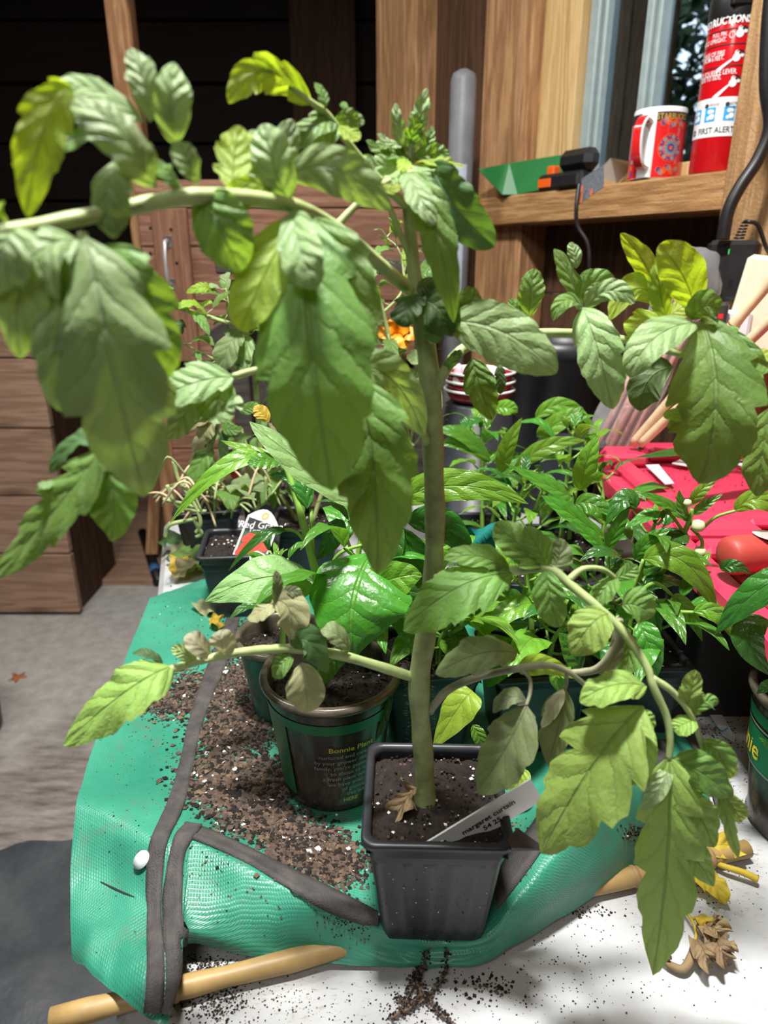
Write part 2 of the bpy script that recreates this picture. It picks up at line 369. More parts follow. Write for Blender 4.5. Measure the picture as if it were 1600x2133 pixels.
LK(nt, c, b.inputs['Base Color'])
bump(nt, b, math_n(nt, 'ADD', math_n(nt, 'MULTIPLY', wv, .45), math_n(nt, 'MULTIPLY', nn, 1.6)), .30, .0010)
# black webbing
STRAP, nt, b = mat('black_webbing'); b.inputs['Roughness'].default_value = .8
v = coords(nt); tc = N(nt, 'ShaderNodeTexCoord'); wa = N(nt, 'ShaderNodeTexVoronoi'); wa.inputs['Scale'].default_value = 900; LK(nt, v, wa.inputs['Vector'])
LK(nt, ramp(nt, noise(nt, v, 60), [(.3, (.03, .028, .028)), (.75, (.085, .075, .072))]), b.inputs['Base Color']); bump(nt, b, wa.outputs['Distance'], .5, .0008)
# dark tarp
TARP, nt, b = mat('dark_tarp'); b.inputs['Roughness'].default_value = .38
v = coords(nt); n1 = noise(nt, v, 6, 6, .65)
LK(nt, ramp(nt, n1, [(.35, (.045, .055, .062)), (.62, (.095, .105, .115)), (.72, (.16, .125, .10))]), b.inputs['Base Color']); bump(nt, b, noise(nt, v, 14, 5), .5, .01)
# translucent nursery pot with soil behind
CUP, nt, b = mat('clear_nursery_pot'); b.inputs['Roughness'].default_value = .22; b.inputs['Specular IOR Level'].default_value = .6
v = coords(nt, 'Object', (1, 1, .35)); n1 = noise(nt, v, 60, 6, .7)
LK(nt, ramp(nt, n1, [(.32, (.018, .018, .014)), (.55, (.045, .036, .028)), (.75, (.16, .125, .08))]), b.inputs['Base Color']); bump(nt, b, n1, .08)
RIMC, nt, b = mat('clear_rim'); b.inputs['Roughness'].default_value = .2
v = coords(nt); LK(nt, ramp(nt, noise(nt, v, 40, 4), [(.3, (.035, .03, .022)), (.7, (.12, .10, .07))]), b.inputs['Base Color'])
# clear film and glass
FILM, nt, b = mat('clear_film'); out = nt.nodes['Material Output']
tp = N(nt, 'ShaderNodeBsdfTransparent'); ms = N(nt, 'ShaderNodeMixShader'); lw = N(nt, 'ShaderNodeLayerWeight'); lw.inputs[0].default_value = .35
b.inputs['Base Color'].default_value = (.85, .87, .9, 1); b.inputs['Roughness'].default_value = .18
LK(nt, math_n(nt, 'ADD', math_n(nt, 'MULTIPLY', lw.outputs[1], .40), .06), ms.inputs[0]); LK(nt, tp.outputs[0], ms.inputs[1]); LK(nt, b.outputs[0], ms.inputs[2]); LK(nt, ms.outputs[0], out.inputs[0])
bump(nt, b, noise(nt, coords(nt), 30, 3), .6, .004)
GLASS, nt, b = mat('window_glass'); out = nt.nodes['Material Output']
tp = N(nt, 'ShaderNodeBsdfTransparent'); tp.inputs[0].default_value = (.86, .9, .88, 1); gl = N(nt, 'ShaderNodeBsdfGlossy'); gl.inputs['Roughness'].default_value = .03
ms = N(nt, 'ShaderNodeMixShader'); fn = N(nt, 'ShaderNodeFresnel'); fn.inputs[0].default_value = 1.5
LK(nt, fn.outputs[0], ms.inputs[0]); LK(nt, tp.outputs[0], ms.inputs[1]); LK(nt, gl.outputs[0], ms.inputs[2]); LK(nt, ms.outputs[0], out.inputs[0])
FRAME = plain('window_frame_grey', (.27, .34, .34), .45, var=.08)
FOL = plain('outdoor_foliage', (.035, .085, .022), .6, var=.5, nscale=3)
# ---------------------------------------------------------------- the shed
def slab(name, mt, c, d, rz=0, parent=None, bev=0, label=None, cat=None, group=None, kind=None, tilt=None):
    mb = MB().box((0, 0, 0), d, None, 0, bev); o = mb.build(name, mt)
    org = ORG[parent] if parent is not None else V((0, 0, 0))
    if parent is not None: o.parent = parent
    o.location = V(c)-org; o.rotation_euler = (tilt or 0, 0, rz); ORG[o] = org
    return tag(o, label, cat, group, kind)
FZ = -.74
WD = V((-.5045, .863, 0)); WN = V((.863, .5045, 0)); WRZ = math.atan2(-.863, .5045)
def WP(s, n, z): return V((.516, 1.158, 0))+WD*s+WN*n+V((0, 0, z))
def wbox(name, mt, s0, s1, n0, n1, z0, z1, parent=None, bev=.002, **k):
    return slab(name, mt, WP((s0+s1)/2, (n0+n1)/2, (z0+z1)/2), (abs(s1-s0), n1-n0, z1-z0), WRZ, parent, bev, **k)
def setting(name):
    o = bpy.data.objects.new(name, None); scene.collection.objects.link(o); o['kind'] = 'structure'; ORG[o] = V((0, 0, 0)); return o
CZ = 1.9
slab('floor', FLOOR, (.2, 1.0, FZ-.05), (5.4, 5.6, .1), kind='structure')
slab('ceiling', W_BACK, (.2, 1.0, CZ+.05), (5.4, 5.6, .1), kind='structure')
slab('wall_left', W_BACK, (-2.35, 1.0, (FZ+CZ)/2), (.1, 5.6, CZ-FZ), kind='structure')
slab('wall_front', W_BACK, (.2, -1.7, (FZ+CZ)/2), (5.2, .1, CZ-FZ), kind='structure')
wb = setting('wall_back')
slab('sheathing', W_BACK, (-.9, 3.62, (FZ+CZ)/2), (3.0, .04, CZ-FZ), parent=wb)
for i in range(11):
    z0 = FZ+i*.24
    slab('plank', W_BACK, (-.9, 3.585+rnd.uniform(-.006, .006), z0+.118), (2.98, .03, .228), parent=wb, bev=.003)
slab('stud', W_DARK, (PX(675, 3.5, 1.2), 3.52, 1.35), (.28, .08, 1.1), parent=wb, bev=.004)
fl = setting('trim_1')
for i in range(6):
    slab('floor_board', W_BIN, (-.85, 2.49+i*.19, FZ+.012), (2.6, .184, .024), parent=fl, bev=.002)
# wall with the window
wr = setting('wall_right')
for i in range(8):
    z0 = FZ+i*.158
    wbox('plank', W_DARK, -2.6, 1.03, .105, .13, z0, z0+.154, wr)
wbox('header', W_DARK, -.1, .46, .0, .12, 1.32, CZ, wr)
wbox('post', W_POST, .495, .65, .03, .14, FZ, CZ, wr, .004)
wbox('rough_stud', W_ROUGH, -.112, -.008, -.012, .10, FZ, CZ, wr, .004)
wbox('plank', W_PLY, -.9, -.112, .04, .06, FZ, CZ, wr)
wbox('plank', W_PLY, -2.7, -.9, .04, .06, FZ, CZ, wr)
for k, (a, b_) in enumerate(((.65, .78), (.782, .91))):
    wbox('plank', W_DARK, a, b_, .08, .10, FZ, CZ, wr)
wbox('corner_post', W_POST, .905, 1.075, .02, .18, FZ, CZ, wr, .004)
wbox('corner_post', W_POST, 1.077, 1.10, .02, .16, FZ, CZ, wr, .004)
slab('wall_side', W_DARK, (.16, 2.85, (FZ+CZ)/2), (.05, 1.45, CZ-FZ), kind='structure')
wbox('sill_beam', W_SILL, -.008, .60, 0, .16, .505, .562, wr, .003)
wbox('pine_trim', W_PINE, .395, .505, .06, .10, .562, 1.32, wr, .002)
# thin strip leaning against the trim
mb = MB().tube([WP(.44, .052, 1.0), WP(.405, .045, .57)], [.004, .004], 4)
tag(mb.build('wood_strip', W_PINE), 'thin pale wooden strip leaning against the pine trim beside the window', 'strip')
win = setting('window_1')
for s0, s1 in ((.36, .40), (.234, .266), (-.008, .03)):
    wbox('frame', FRAME, s0, s1, .09, .125, .562, 1.32, win, .003)
    wbox('frame', FRAME, s0+.008, s1-.008, .078, .09, .562, 1.32, win, .003)
wbox('frame', FRAME, -.008, .40, .09, .125, 1.28, 1.32, win, .003)
wbox('window_trim', W_PINE, -.008, .36, .075, .10, .562, .592, win, .002)
wbox('pane', GLASS, .272, .36, .105, .109, .58, 1.29, win)
wbox('pane', GLASS, .03, .228, .105, .109, .58, 1.29, win)
# outside: added boards imitating the pane's brown reflection, trees with sky between the leaves
fo = thing('reflection_boards', WP(1.6, 1.6, -.74), 'brown board fence outside behind the left window pane', 'fence')
for i in range(6):
    wbox('board', W_ROUGH, 1.47+i*.115, 1.58+i*.115, 1.6, 1.62, -.74, 1.9+.04*(i % 2), fo)
def tree(name, c, rad, n, label, seed, R0=.05):
    R = random.Random(seed); t = thing(name, (c[0], c[1], -.9), label, 'tree')
    MB().tube([(c[0], c[1], -.9), (c[0]+.03, c[1], c[2]), (c[0], c[1]+.02, c[2]+rad*.6)], [.09, .06, .02], 8).build('trunk', W_DARK, t, True)
    mb = MB()
    for i in range(n):
        d = V((R.gauss(0, 1), R.gauss(0, 1), R.gauss(0, 1))).normalized()*rad*R.uniform(.25, 1.0)**.7; d.z *= 1.25
        p = V(c)+d; a = V((R.uniform(-1, 1), R.uniform(-1, 1), R.uniform(-1, 1))).normalized(); b2 = a.orthogonal(); k = R0*R.uniform(.6, 1.4)
        mb.add([p-a*k, p+b2*k*.45, p+a*k, p-b2*k*.45], [(0, 1, 2, 3)])
    mb.build('foliage', FOL, t, kind='stuff')
for i, (s, n, z, rad, cnt) in enumerate(((.5, 2.5, 1.0, 1.0, 11000), (2.4, 3.1, 1.5, 1.15, 9000), (-1.3, 3.0, 1.1, 1.0, 5000), (1.3, 5.4, 2.2, 1.9, 12000))):
    p = WP(s, n, z)
    tree('garden_tree', p, rad, cnt, ['dark leafy tree outside the right window pane', 'leafy tree outside behind the fence with sky between its leaves', 'broad dark tree outside behind the fire extinguisher', 'tall tree far outside the window, behind the others'][i], 40+i)
slab('ground_1', FOL, WP(0, 4.2, -.95), (9, 8, .1), WRZ, kind='structure')
# ---------------------------------------------------------------- plank cabinet, left bin, stud, pipe, bench
CY = 1.85
cab = thing('plank_cabinet', (-.25, CY+.25, FZ), 'reddish plank cabinet with a steel pull handle standing in the dark corner', 'cabinet')
def cz(y, Y=CY): return P(560, y, Y).z
x0, x1 = -.605, .135
MB().box(((x0-.07)/2, CY+.27, (FZ+cz(378))/2), (-.07-x0-.02, .46, cz(378)-FZ-.02)).build('carcass', W_DARK, cab)
door = slab('door', W_DARK, ((x0+x1)/2, CY+.022, (cz(375)+cz(751))/2), (x1-x0, .012, cz(375)-cz(751)-.004), parent=cab)
def sub(o, par):
    o.parent = par; o.location = o.location-par.location; return o
for ya, yb in ((375, 433), (435, 513), (515, 627), (629, 751)):
    o = slab('plank', W_CAB, ((x0+x1)/2, CY+.004+rnd.uniform(-.002, .002), (cz(ya)+cz(yb))/2), (x1-x0, .024, cz(ya)-cz(yb)), parent=cab, bev=.003); sub(o, door)
o = slab('stile', W_CABV, ((PX(333, CY, .4)+PX(405, CY, .4))/2, CY-.018, (cz(434)+cz(751))/2), (.088, .018, cz(434)-cz(751)), parent=cab, bev=.003); sub(o, door)
for ya, yb in ((790, 935), (937, 1080), (1082, 1200), (1202, 1330)):
    slab('plank', W_CAB, ((x0+x1)/2+.01, CY+.015, (cz(ya)+cz(yb))/2), (x1-x0-.02, .024, cz(ya)-cz(yb)), parent=cab, bev=.003)
ha, hb = P(349, 503, CY-.03), P(356, 592, CY-.03)
mb = MB().tube(spline([ha, ha+V((0, -.022, -.004)), (ha+hb)/2+V((0, -.03, 0)), hb+V((0, -.022, .004)), hb], 5), .0055, 8)
for q in (ha, hb): mb.box(q+V((0, .001, 0)), (.02, .004, .026), None, 0, .001)
o = mb.build('pull_handle', METAL, cab, True); o.parent = door; o.location = -door.location; o['label'] = 'steel pull handle'
nb = MB()
for (px, py) in ((313, 475), (313, 528), (356, 478), (368, 548), (313, 560), (315, 605), (362, 600), (420, 480), (720, 480), (800, 540)):
    nb.lathe(P(px, py, CY-.0285 if 330 < px < 405 else CY-.009), [(.004, 0), (.003, .001)], 8, Matrix.Rotation(math.pi/2, 3, 'X'), 0, (True, True))
nb.build('nail_heads', BLACK, cab, kind='stuff')
# left bin of wide planks
bY = 2.17
bn = thing('plank_bin', (-1.6, bY+.2, FZ), 'low bin of wide brown planks at the left, standing on the concrete floor', 'bin')
bx1 = PX(131, bY, -.3); bx0 = bx1-.85
MB().box(((bx0+bx1)/2, bY+.2, (FZ+.3)/2), (.82, .34, .3-FZ-.02)).build('carcass', W_DARK, bn)
ys = [640, 744, 746, 890, 892, 1030, 1032, 1150, 1152, 1272]
for i in range(0, 10, 2):
    za, zb = P(60, ys[i], bY).z, max(FZ, P(60, ys[i+1], bY).z)
    slab('plank', W_BIN, ((bx0+bx1)/2+rnd.uniform(-.004, .004), bY+rnd.uniform(-.002, .002), (za+zb)/2), (.85, .028, za-zb-.002), parent=bn, bev=.003)
# stud in the upper left
sx_ = PX(266, 1.93, .8)
tag(slab('upright_stud', W_POST, (sx_, 1.95, (FZ+CZ)/2), (.058, .05, CZ-FZ), bev=.003), 'bare wooden stud rising from behind the cabinet into the dark', 'stud')
# grey tube with printed label
pt = P(967, 144, 1.60); tb = thing('grey_tube', (pt.x+.01, 1.60, FZ), 'tall grey rounded tube with a white printed band, leaning in the corner by the post', 'tube')
a, b_ = V((pt.x-.012, 1.60, FZ)), V((pt.x, 1.60, pt.z)); r = .0262
MB().tube([a, b_-(b_-a).normalized()*.02, b_-(b_-a).normalized()*.008, b_], [r, r, r*.85, r*.3], 20).build('tube', plain('grey_tube', (.16, .165, .18), .5, var=.2, nscale=20), tb, True)
q0, q1 = P(961, 345, 1.60), P(957, 640, 1.60); q0.x = pt.x-.003; q1.x = pt.x-.006
MB().tube([q1, q0], [r+.0008]*2, 20, caps=False).build('printed_band', plain('printed_band', (.42, .47, .56), .4, var=.06), tb, True)
mb = MB()
vs, fs = text2d('DUST', .028)
for body, py in (('P', 390), ('A', 405), ('1 8', 500), ('N', 570)):
    qq = P(958, py, 1.60); text_cyl(mb, body, .022, (pt.x-.004, 1.60, 0), r+.0014, qq.z, -math.pi/2-.35)
mb.build('lettering', INK, tb)
# dark weathered bench behind the seedlings
ben = thing('garden_bench', (-.15, 1.45, FZ), 'dark weathered wooden bench standing behind the seedlings', 'bench')
zt = P(640, 555, 1.40).z
for k in range(3):
    slab('slat', W_OLD, (-.105+.01*k, 1.40+k*.075, zt), (.42, .068, .026), parent=ben, bev=.003)
for xx, yy in ((-.29, 1.42), (.08, 1.42), (-.28, 1.53), (.09, 1.53)):
    slab('leg', W_OLD, (xx, yy, (FZ+zt)/2-.012), (.035, .035, zt-FZ-.026), parent=ben, bev=.003)
slab('brace', W_OLD, (-.155, 1.45, -.0), (.05, .02, .72), parent=ben, bev=.003).rotation_euler = (0, math.radians(-32), 0)
# floor things
mb = MB(); rows = []
for i in range(40):
    row = []
    for j in range(36):
        yy = .52+.62*i/39; xx = -1.15+.86*j/35
        ed = .01*math.sin(j*.9)+.012*math.sin(j*.37+1)
        n = V((xx*5, yy*5, 0)); h = abs(math.sin(n.x*1.3+1.7*math.sin(n.y)))*.006+abs(math.sin(n.y*2.1+1.3*n.x))**6*.012+rnd.uniform(0, .0015)
        row.append(V((xx, yy+(ed if i == 39 else 0)+.05*(xx+.6), FZ+.004+h)))
    rows.append(row)
mb.grid(rows)
tag(mb.build('plastic_tarp', TARP, None, True, base=(-.6, .9, FZ)), 'crumpled bluish black plastic tarp spread on the floor beside the table', 'tarp')
bk = thing('black_bucket', (-1.155, 1.50, FZ), 'black plastic bucket cut off by the left edge of the picture', 'bucket')
mb = MB().lathe((-1.155, 1.50, FZ), [(0, 0), (.135, 0), (.14, .01), (.158, .33), (.166, .335), (.166, .36), (.155, .36), (.137, .02), (0, .02)], 40); mb.build('bucket_body', BLACK, bk, True)
MB().tube([V((-1.155+.163*math.cos(t), 1.50+.06*math.sin(t), FZ+.345-.09*abs(math.sin(t)))) for t in [math.pi*k/12 for k in range(13)]], .003, 6).build('bail_handle', METAL, bk, True)
p = PZ(36, 1410, FZ+.003); mb = MB(); pts = []
for k in range(20):
    a = 2*math.pi*k/20; rr = .018*(1 if k % 4 else 1.7)*(.75 if k % 4 == 2 else 1); pts.append(p+V((rr*math.cos(a), rr*math.sin(a)*1.1, .004*math.sin(3*a))))
mb.add([p+V((0, 0, .004))]+pts, [(0, 1+k, 1+(k+1) % 20) for k in range(20)])
tag(mb.build('fallen_leaf', plain('maple_leaf', (.38, .13, .05), .7, var=.3), None, True, base=p), 'small orange maple leaf lying on the concrete floor at the left', 'leaf')
p0, p1 = P(293, 1105, 1.9), PZ(331, 1212, FZ+.02)
rod = thing('floor_rod', p1, 'black rod with a blue band lying on the floor beside the table edge', 'rod')
p0 = PZ(297, 1110, FZ+.02)
MB().tube([p0, p1], .022, 10).build('rod', BLACK, rod, True)
MB().tube([p1+(p0-p1)*.16, p1+(p0-p1)*.26], .024, 10).build('band', plain('blue_band', (.05, .16, .35), .5), rod, True)
o = slab('timber_offcut', W_POST, (0, 0, 0), (.05, .03, .62), bev=.003)
q = PZ(322, 1180, FZ+.01); o.location = q+V((-.02, .2, .30)); o.rotation_euler = (math.radians(-30), 0, 0); tag(o, 'brown timber offcut leaning at the foot of the plank cabinet', 'board')
# ---------------------------------------------------------------- what stands on the window sill
SZ = .562
# green sheet
g = thing('green_sheet', WP(.5, .02, SZ), 'folded bright green plastic sheet at the left end of the window sill', 'sheet')
A, B_, C_, D_ = P(1046, 409, 1.59), P(997, 352, 1.66), P(1196, 318, 1.505), P(1200, 380, 1.50)
A.z = max(A.z, SZ+.002)
def strip(a, b2, c2, d2, th=.002):
    n = (b2-a).cross(d2-a).normalized()*th
    return MB().add([a, b2, c2, d2, a+n, b2+n, c2+n, d2+n], [(0,1,2,3), (7,6,5,4), (0,4,5,1), (1,5,6,2), (2,6,7,3), (3,7,4,0)])
E1, E2 = A+(D_-A)*.20, B_+(C_-B_)*.33
E1 = P(1078, 405, 1.585); E2 = P(1061, 340, 1.605)
strip(A, B_, E2, E1).build('flap', GREENP, g); strip(E1, E2, C_, D_).build('panel', GREENP, g)
# battery charger / cordless tool, black and orange
def w2(px, py, s): # point on the plane n = const through the sill, by column
    pass
t = thing('cordless_charger', WP(.39, .04, SZ), 'black and orange battery charger lying on the sill in front of the green sheet', 'charger')
wbox('body', BLACK, .295, .415, -.004, .042, SZ, SZ+.030, t, .006)
wbox('battery', BLACK, .285, .37, .0, .040, SZ+.030, SZ+.068, t, .012)
wbox('foot', BLACK, .30, .36, -.008, .0, SZ+.002, SZ+.026, t, .006)
wbox('orange_plate', ORANGE, .375, .41, -.0055, .005, SZ+.006, SZ+.022, t, .001)
wbox('orange_latch', ORANGE, .385, .405, .01, .03, SZ+.028, SZ+.046, t, .003)
# folded white carton with grey printed flap, lead hanging below
t = thing('folded_carton', WP(.20, .02, SZ), 'white folded carton with a grey and red printed flap hanging over the sill', 'carton')
pts = [WP(.265, .0, SZ+.018), WP(.25, .02, SZ+.045), WP(.19, .03, SZ+.030), WP(.175, .01, SZ+.042), WP(.145, .04, SZ+.030)]
mb = MB()
for i in range(4):
    a, b2 = pts[i], pts[i+1]; mb.add([a, b2, b2+WN*.06-V((0, 0, .012)), a+WN*.06-V((0, 0, .012))], [(0, 1, 2, 3)])
mb.add([WP(.19, .0, SZ+.002), WP(.15, .0, SZ+.004), WP(.15, .06, SZ+.006), WP(.19, .06, SZ+.005)], [(0, 1, 2, 3)])
mb.build('carton', LABW, t)
fa, fb, fc, fd = P(1202, 408, 1.30), P(1212, 372, 1.32), P(1257, 343, 1.27), P(1257, 389, 1.25)
fb2 = P(1206, 425, 1.295)
strip(fb2, fb, fc, fd, .001).build('printed_flap', plain('grey_print_card', (.10, .11, .13), .6, var=.6, nscale=400), t)
mb = MB()
for k0, k1 in ((.02, .09), (.46, .54)):
    e = V((0, -.0016, 0)); a = fb2+(fd-fb2)*k0; b2 = fb2+(fd-fb2)*k1; c2 = fb+(fc-fb)*k1; d2 = fb+(fc-fb)*k0
    mb.add([a+e, d2+(a-d2)*.3+e, c2+(b2-c2)*.3+e, b2+e], [(0, 1, 2, 3)])
mb.build('red_stripe', ORANGE, t)
mb = MB().tube(spline([P(1207, 380, 1.29), P(1201, 430, 1.28), P(1203, 470, 1.28), P(1225, 510, 1.27), P(1228, 570, 1.27), P(1226, 660, 1.30)], 6), .0035, 6)
tag(mb.build('hanging_lead', BLACK, None, True, base=WP(.25, 0, .5)), 'thin black lead hanging from the sill below the grey printed flap', 'cord')
# mug
mc = WP(.174, .048, SZ); mr = .043; mh = P(1370, 231, mc.y).z-SZ
t = thing('red_mug', mc, 'red patterned coffee mug with white rim and handle, standing on the sill', 'mug')
mb = MB().lathe(mc, [(0, .002), (mr*.9, 0), (mr, .004), (mr, mh-.003), (mr-.001, mh), (mr-.003, mh), (mr-.004, mh-.003), (mr-.004, .006), (0, .006)], 48); mb.build('mug_body', MUGW, t, True)
# camera direction as seen from the mug
ca = math.atan2(-mc.y, -mc.x)
def cyl_patch(c, r, a0, a1, z0, z1, n=24, nz=1, tp=0):
    return MB().grid([[V((c[0]+(r+tp*k/nz)*math.cos(a0+(a1-a0)*i/n), c[1]+(r+tp*k/nz)*math.sin(a0+(a1-a0)*i/n), c[2]+z0+(z1-z0)*k/nz)) for i in range(n+1)] for k in range(nz+1)])
rr = mr+.0006
cyl_patch(mc, rr, ca-.12, ca+1.55, .004, mh-.022).build('red_wrap', MUGR, t, True)
cyl_patch(mc, rr, ca-.12, ca+1.55, mh-.022, mh-.008).build('black_wrap', INK, t, True)
cyl_patch(mc, rr, ca-1.75, ca-.72, .004, mh-.022).build('red_wrap', MUGR, t, True)
cyl_patch(mc, rr, ca-1.75, ca-.72, mh-.022, mh-.008).build('black_wrap', INK, t, True)
mb = MB(); text_cyl(mb, 'STARBUCKS', .0125, mc, rr+.0005, mh-.0155, ca+.50, fx=.80); mb.build('lettering', GOLD, t)
# rosette and scrolls printed on the wrap
def cyl_pt(c, r, ang, z): return V((c[0]+r*math.cos(ang), c[1]+r*math.sin(ang), c[2]+z))
def disc_cyl(mb, c, r, ang, z, r0, r1, n=20, m=0, a0=0, a1=6.2832):
    vs = []; fs = []
    for k in range(n+1):
        q = a0+(a1-a0)*k/n
        for R_ in (r0, r1): vs.append(cyl_pt(c, r, ang+R_*math.cos(q)/r, z+R_*math.sin(q)))
    for k in range(n): fs.append((2*k, 2*k+1, 2*k+3, 2*k+2))
    mb.add(vs, fs, m)
mb = MB(); zc, ac = mh*.44, ca+.52
for k, (r0, r1, m_) in enumerate(((.0, .003, 1), (.0034, .006, 0), (.0064, .0078, 2), (.0125, .0138, 1), (.0205, .0215, 1))): disc_cyl(mb, mc, rr+.0004, ac, zc, r0, r1, 24, m_)
for k in range(14):
    q = 6.2832*k/14
    for r_, sz, m_ in ((.0102, .0022, 2), (.0166, .0034, 0 if k % 2 else 2)):
        aa = ac+r_*math.cos(q+r_*30)/rr; zz = zc+r_*math.sin(q+r_*30)
        disc_cyl(mb, mc, rr+.0005, aa, zz, 0, sz, 8, m_)
        disc_cyl(mb, mc, rr+.0006, aa+.0016*math.cos(q)/rr, zz+.0016*math.sin(q), 0, sz*.45, 6, 1)
for zz, dz in ((mh*.78, 1), (mh*.14, -1)):
    for k in range(9):
        aa = ac-.38+k*.1; z2 = zz+.004*math.sin(k*1.4)*dz
        disc_cyl(mb, mc, rr+.0005, aa, z2, 0, .0042-.0002*abs(k-2), 8, (0, 2, 1)[k % 3]); disc_cyl(mb, mc, rr+.0006, aa, z2, .0044, .0054, 10, 1)
for k in range(9):
    disc_cyl(mb, mc, rr+.0005, ca-1.0-.05*math.sin(k), .012+k*.009, 0, .0036, 8, (0, 1, 2)[k % 3])
mb.build('printed_pattern', [NAVY, ORANGE, plain('teal_print', (.10, .28, .34), .4)], t, kind='stuff')
# handle towards the left front
hd = V((math.cos(ca-.42), math.sin(ca-.42), 0)); pth = spline([mc+hd*(mr-.002)+V((0, 0, mh*.80)), mc+hd*(mr+.018)+V((0, 0, mh*.83)), mc+hd*(mr+.033)+V((0, 0, mh*.68)), mc+hd*(mr+.032)+V((0, 0, mh*.42)), mc+hd*(mr+.018)+V((0, 0, mh*.22)), mc+hd*(mr-.002)+V((0, 0, mh*.18))], 5)
tn = V((-hd.y, hd.x, 0)); rows = []; rows2 = []
for i, p in enumerate(pth):
    tt = (pth[min(i+1, len(pth)-1)]-pth[max(i-1, 0)]).normalized(); nn = tt.cross(tn).normalized()
    ring = [p+tn*.009*math.cos(k*math.pi/4)+nn*.0042*math.sin(k*math.pi/4) for k in range(8)]; rows.append(ring)
    rows2.append([p+tn*.0065*x+nn*(-.0048 if (nn.dot(hd) < 0) else .0048) for x in (-1, 0, 1)])
MB().grid(rows, close=True).build('mug_handle', MUGW, t, True)
MB().grid(rows2[2:-2]).build('handle_print', MUGR, t, True)
# fire extinguisher
ec = WP(.052, .043, SZ); er = .0375
et = P(1512, 48, ec.y).z-SZ
t = thing('fire_extinguisher', ec, 'red fire extinguisher with instruction label, standing on the sill beside the mug', 'extinguisher')
MB().lathe(ec, [(0, 0), (er-.003, 0), (er, .004), (er, et-.02), (er*.96, et), (er*.7, et+.018), (er*.5, et+.022), (0, et+.022)], 48).build('cylinder', REDE, t, True)
ea = math.atan2(-ec.y, -ec.x); re_ = er+.0006
ez = lambda py: P(1480, py, ec.y-er*.8).z-SZ
MB().lathe(ec, [(er*.98, et-.004), (er*1.03, et+.0), (er*1.03, et+.03), (er*.8, et+.05), (er*.4, et+.07), (0, et+.07)], 32).build('collar', BLACK, t, True)
mb = MB().box(ec+V((-.01, -.035, et+.022)), (.03, .012, .02), None, 0, .002); mb.build('lever', BLACK, t)
MB().lathe(ec+V((.004, -.045, et+.02)), [(0, -.003), (.005, -.002), (.005, .002), (0, .003)], 12, Matrix.Rotation(math.pi/2, 3, 'X')).build('gauge', REDE, t, True)
zb0, zb1 = ez(285), ez(203)
cyl_patch(ec, re_, ea-1.7, ea+1.7, zb0, zb1, 40).build('white_band', LABW, t, True)
mb = MB()
text_cyl(mb, 'INSTRUCTIONS', .0138, ec, re_+.0004, ez(42), ea+.58, 0, .0006, 0, 'RIGHT', .84)
for body, py, sz in (('PULL PIN.', 70, .0075), ('HOLD UPRIGHT.', 82, .0085), ('AT BASE OF FIRE', 110, .0085), ('FROM 6 FEET.', 120, .0085), ('AIM AND SQUEEZE LEVER.', 151, .0095), ('SIDE TO SIDE.', 161, .0085)):
    text_cyl(mb, body, sz, ec, re_+.0004, ez(py), ea-.22 if sz < .009 else ea+.32, 0, .0001, 0, 'RIGHT', .72)
for py, k in ((72, 0), (122, 1), (175, 2)):   # pictures of an extinguisher in use
    zz = ez(py); disc_cyl(mb, ec, re_+.0005, ea+.22, zz, 0, .0055, 14); disc_cyl(mb, ec, re_+.0005, ea+.22, zz+.006, 0, .0034, 10)
    disc_cyl(mb, ec, re_+.0005, ea+.42, zz+.003, 0, .003, 8); disc_cyl(mb, ec, re_+.0005, ea-.05, zz-.001, .0034, .0043, 14) if k == 0 else None
    if k:
        L_ = [cyl_pt(ec, re_+.0005, ea+.36, zz+.001), cyl_pt(ec, re_+.0005, ea+.36, zz-.0015), cyl_pt(ec, re_+.0005, ea-.25, zz-.012-k*.006), cyl_pt(ec, re_+.0005, ea-.25, zz-.010-k*.003)]
        n_ = 8; mb.grid([[cyl_pt(ec, re_+.0005, ea+.16-.61*i/n_, zz+.001-(.011+k*.003)*i/n_), cyl_pt(ec, re_+.0005, ea+.16-.61*i/n_, zz-.0015-(.0115+k*.006)*i/n_)] for i in range(n_+1)])
mb.build('white_print', LABW, t)
mb = MB()
for py in (60, 92, 137):
    n_ = 24; mb.grid([[cyl_pt(ec, re_+.0003, ea-1.3+2.5*i/n_, ez(py)), cyl_pt(ec, re_+.0003, ea-1.3+2.5*i/n_, ez(py)-.0011)] for i in range(n_+1)])
for py in (72, 122, 175):
    zz = ez(py); mb.tube([cyl_pt(ec, re_+.0006, ea+.20+.05*i, zz+.007+.003*math.sin(i*.6)) for i in range(8)], .0006, 4); mb.tube([cyl_pt(ec, re_+.0006, ea+.28+.045*i, zz+.006-.0022*max(0, i-4)) for i in range(9)], .0009, 4)
zm = (zb0*.8+zb1*.2)
text_cyl(mb, 'FIRST ALERT', .0115, ec, re_+.0006, zm-.002, ea-.18, 0, .0001, fx=.86)
disc_cyl(mb, ec, re_+.0006, ea-1.15, zm-.002, .002, .0042, 12)
for aa, s_ in ((-.5, 'WOOD'), (.28, 'ELECTRICAL')):
    text_cyl(mb, s_, .005, ec, re_+.0006, zb1-.0095, ea+aa+.16, fx=.9); disc_cyl(mb, ec, re_+.0006, ea+aa-.13, zb1-.010, 0, .0032, 10)
text_cyl(mb, 'EQUIPMENT', .005, ec, re_+.0006, zb1-.0145, ea+.44, fx=.9)
mb.build('black_print', INK, t)
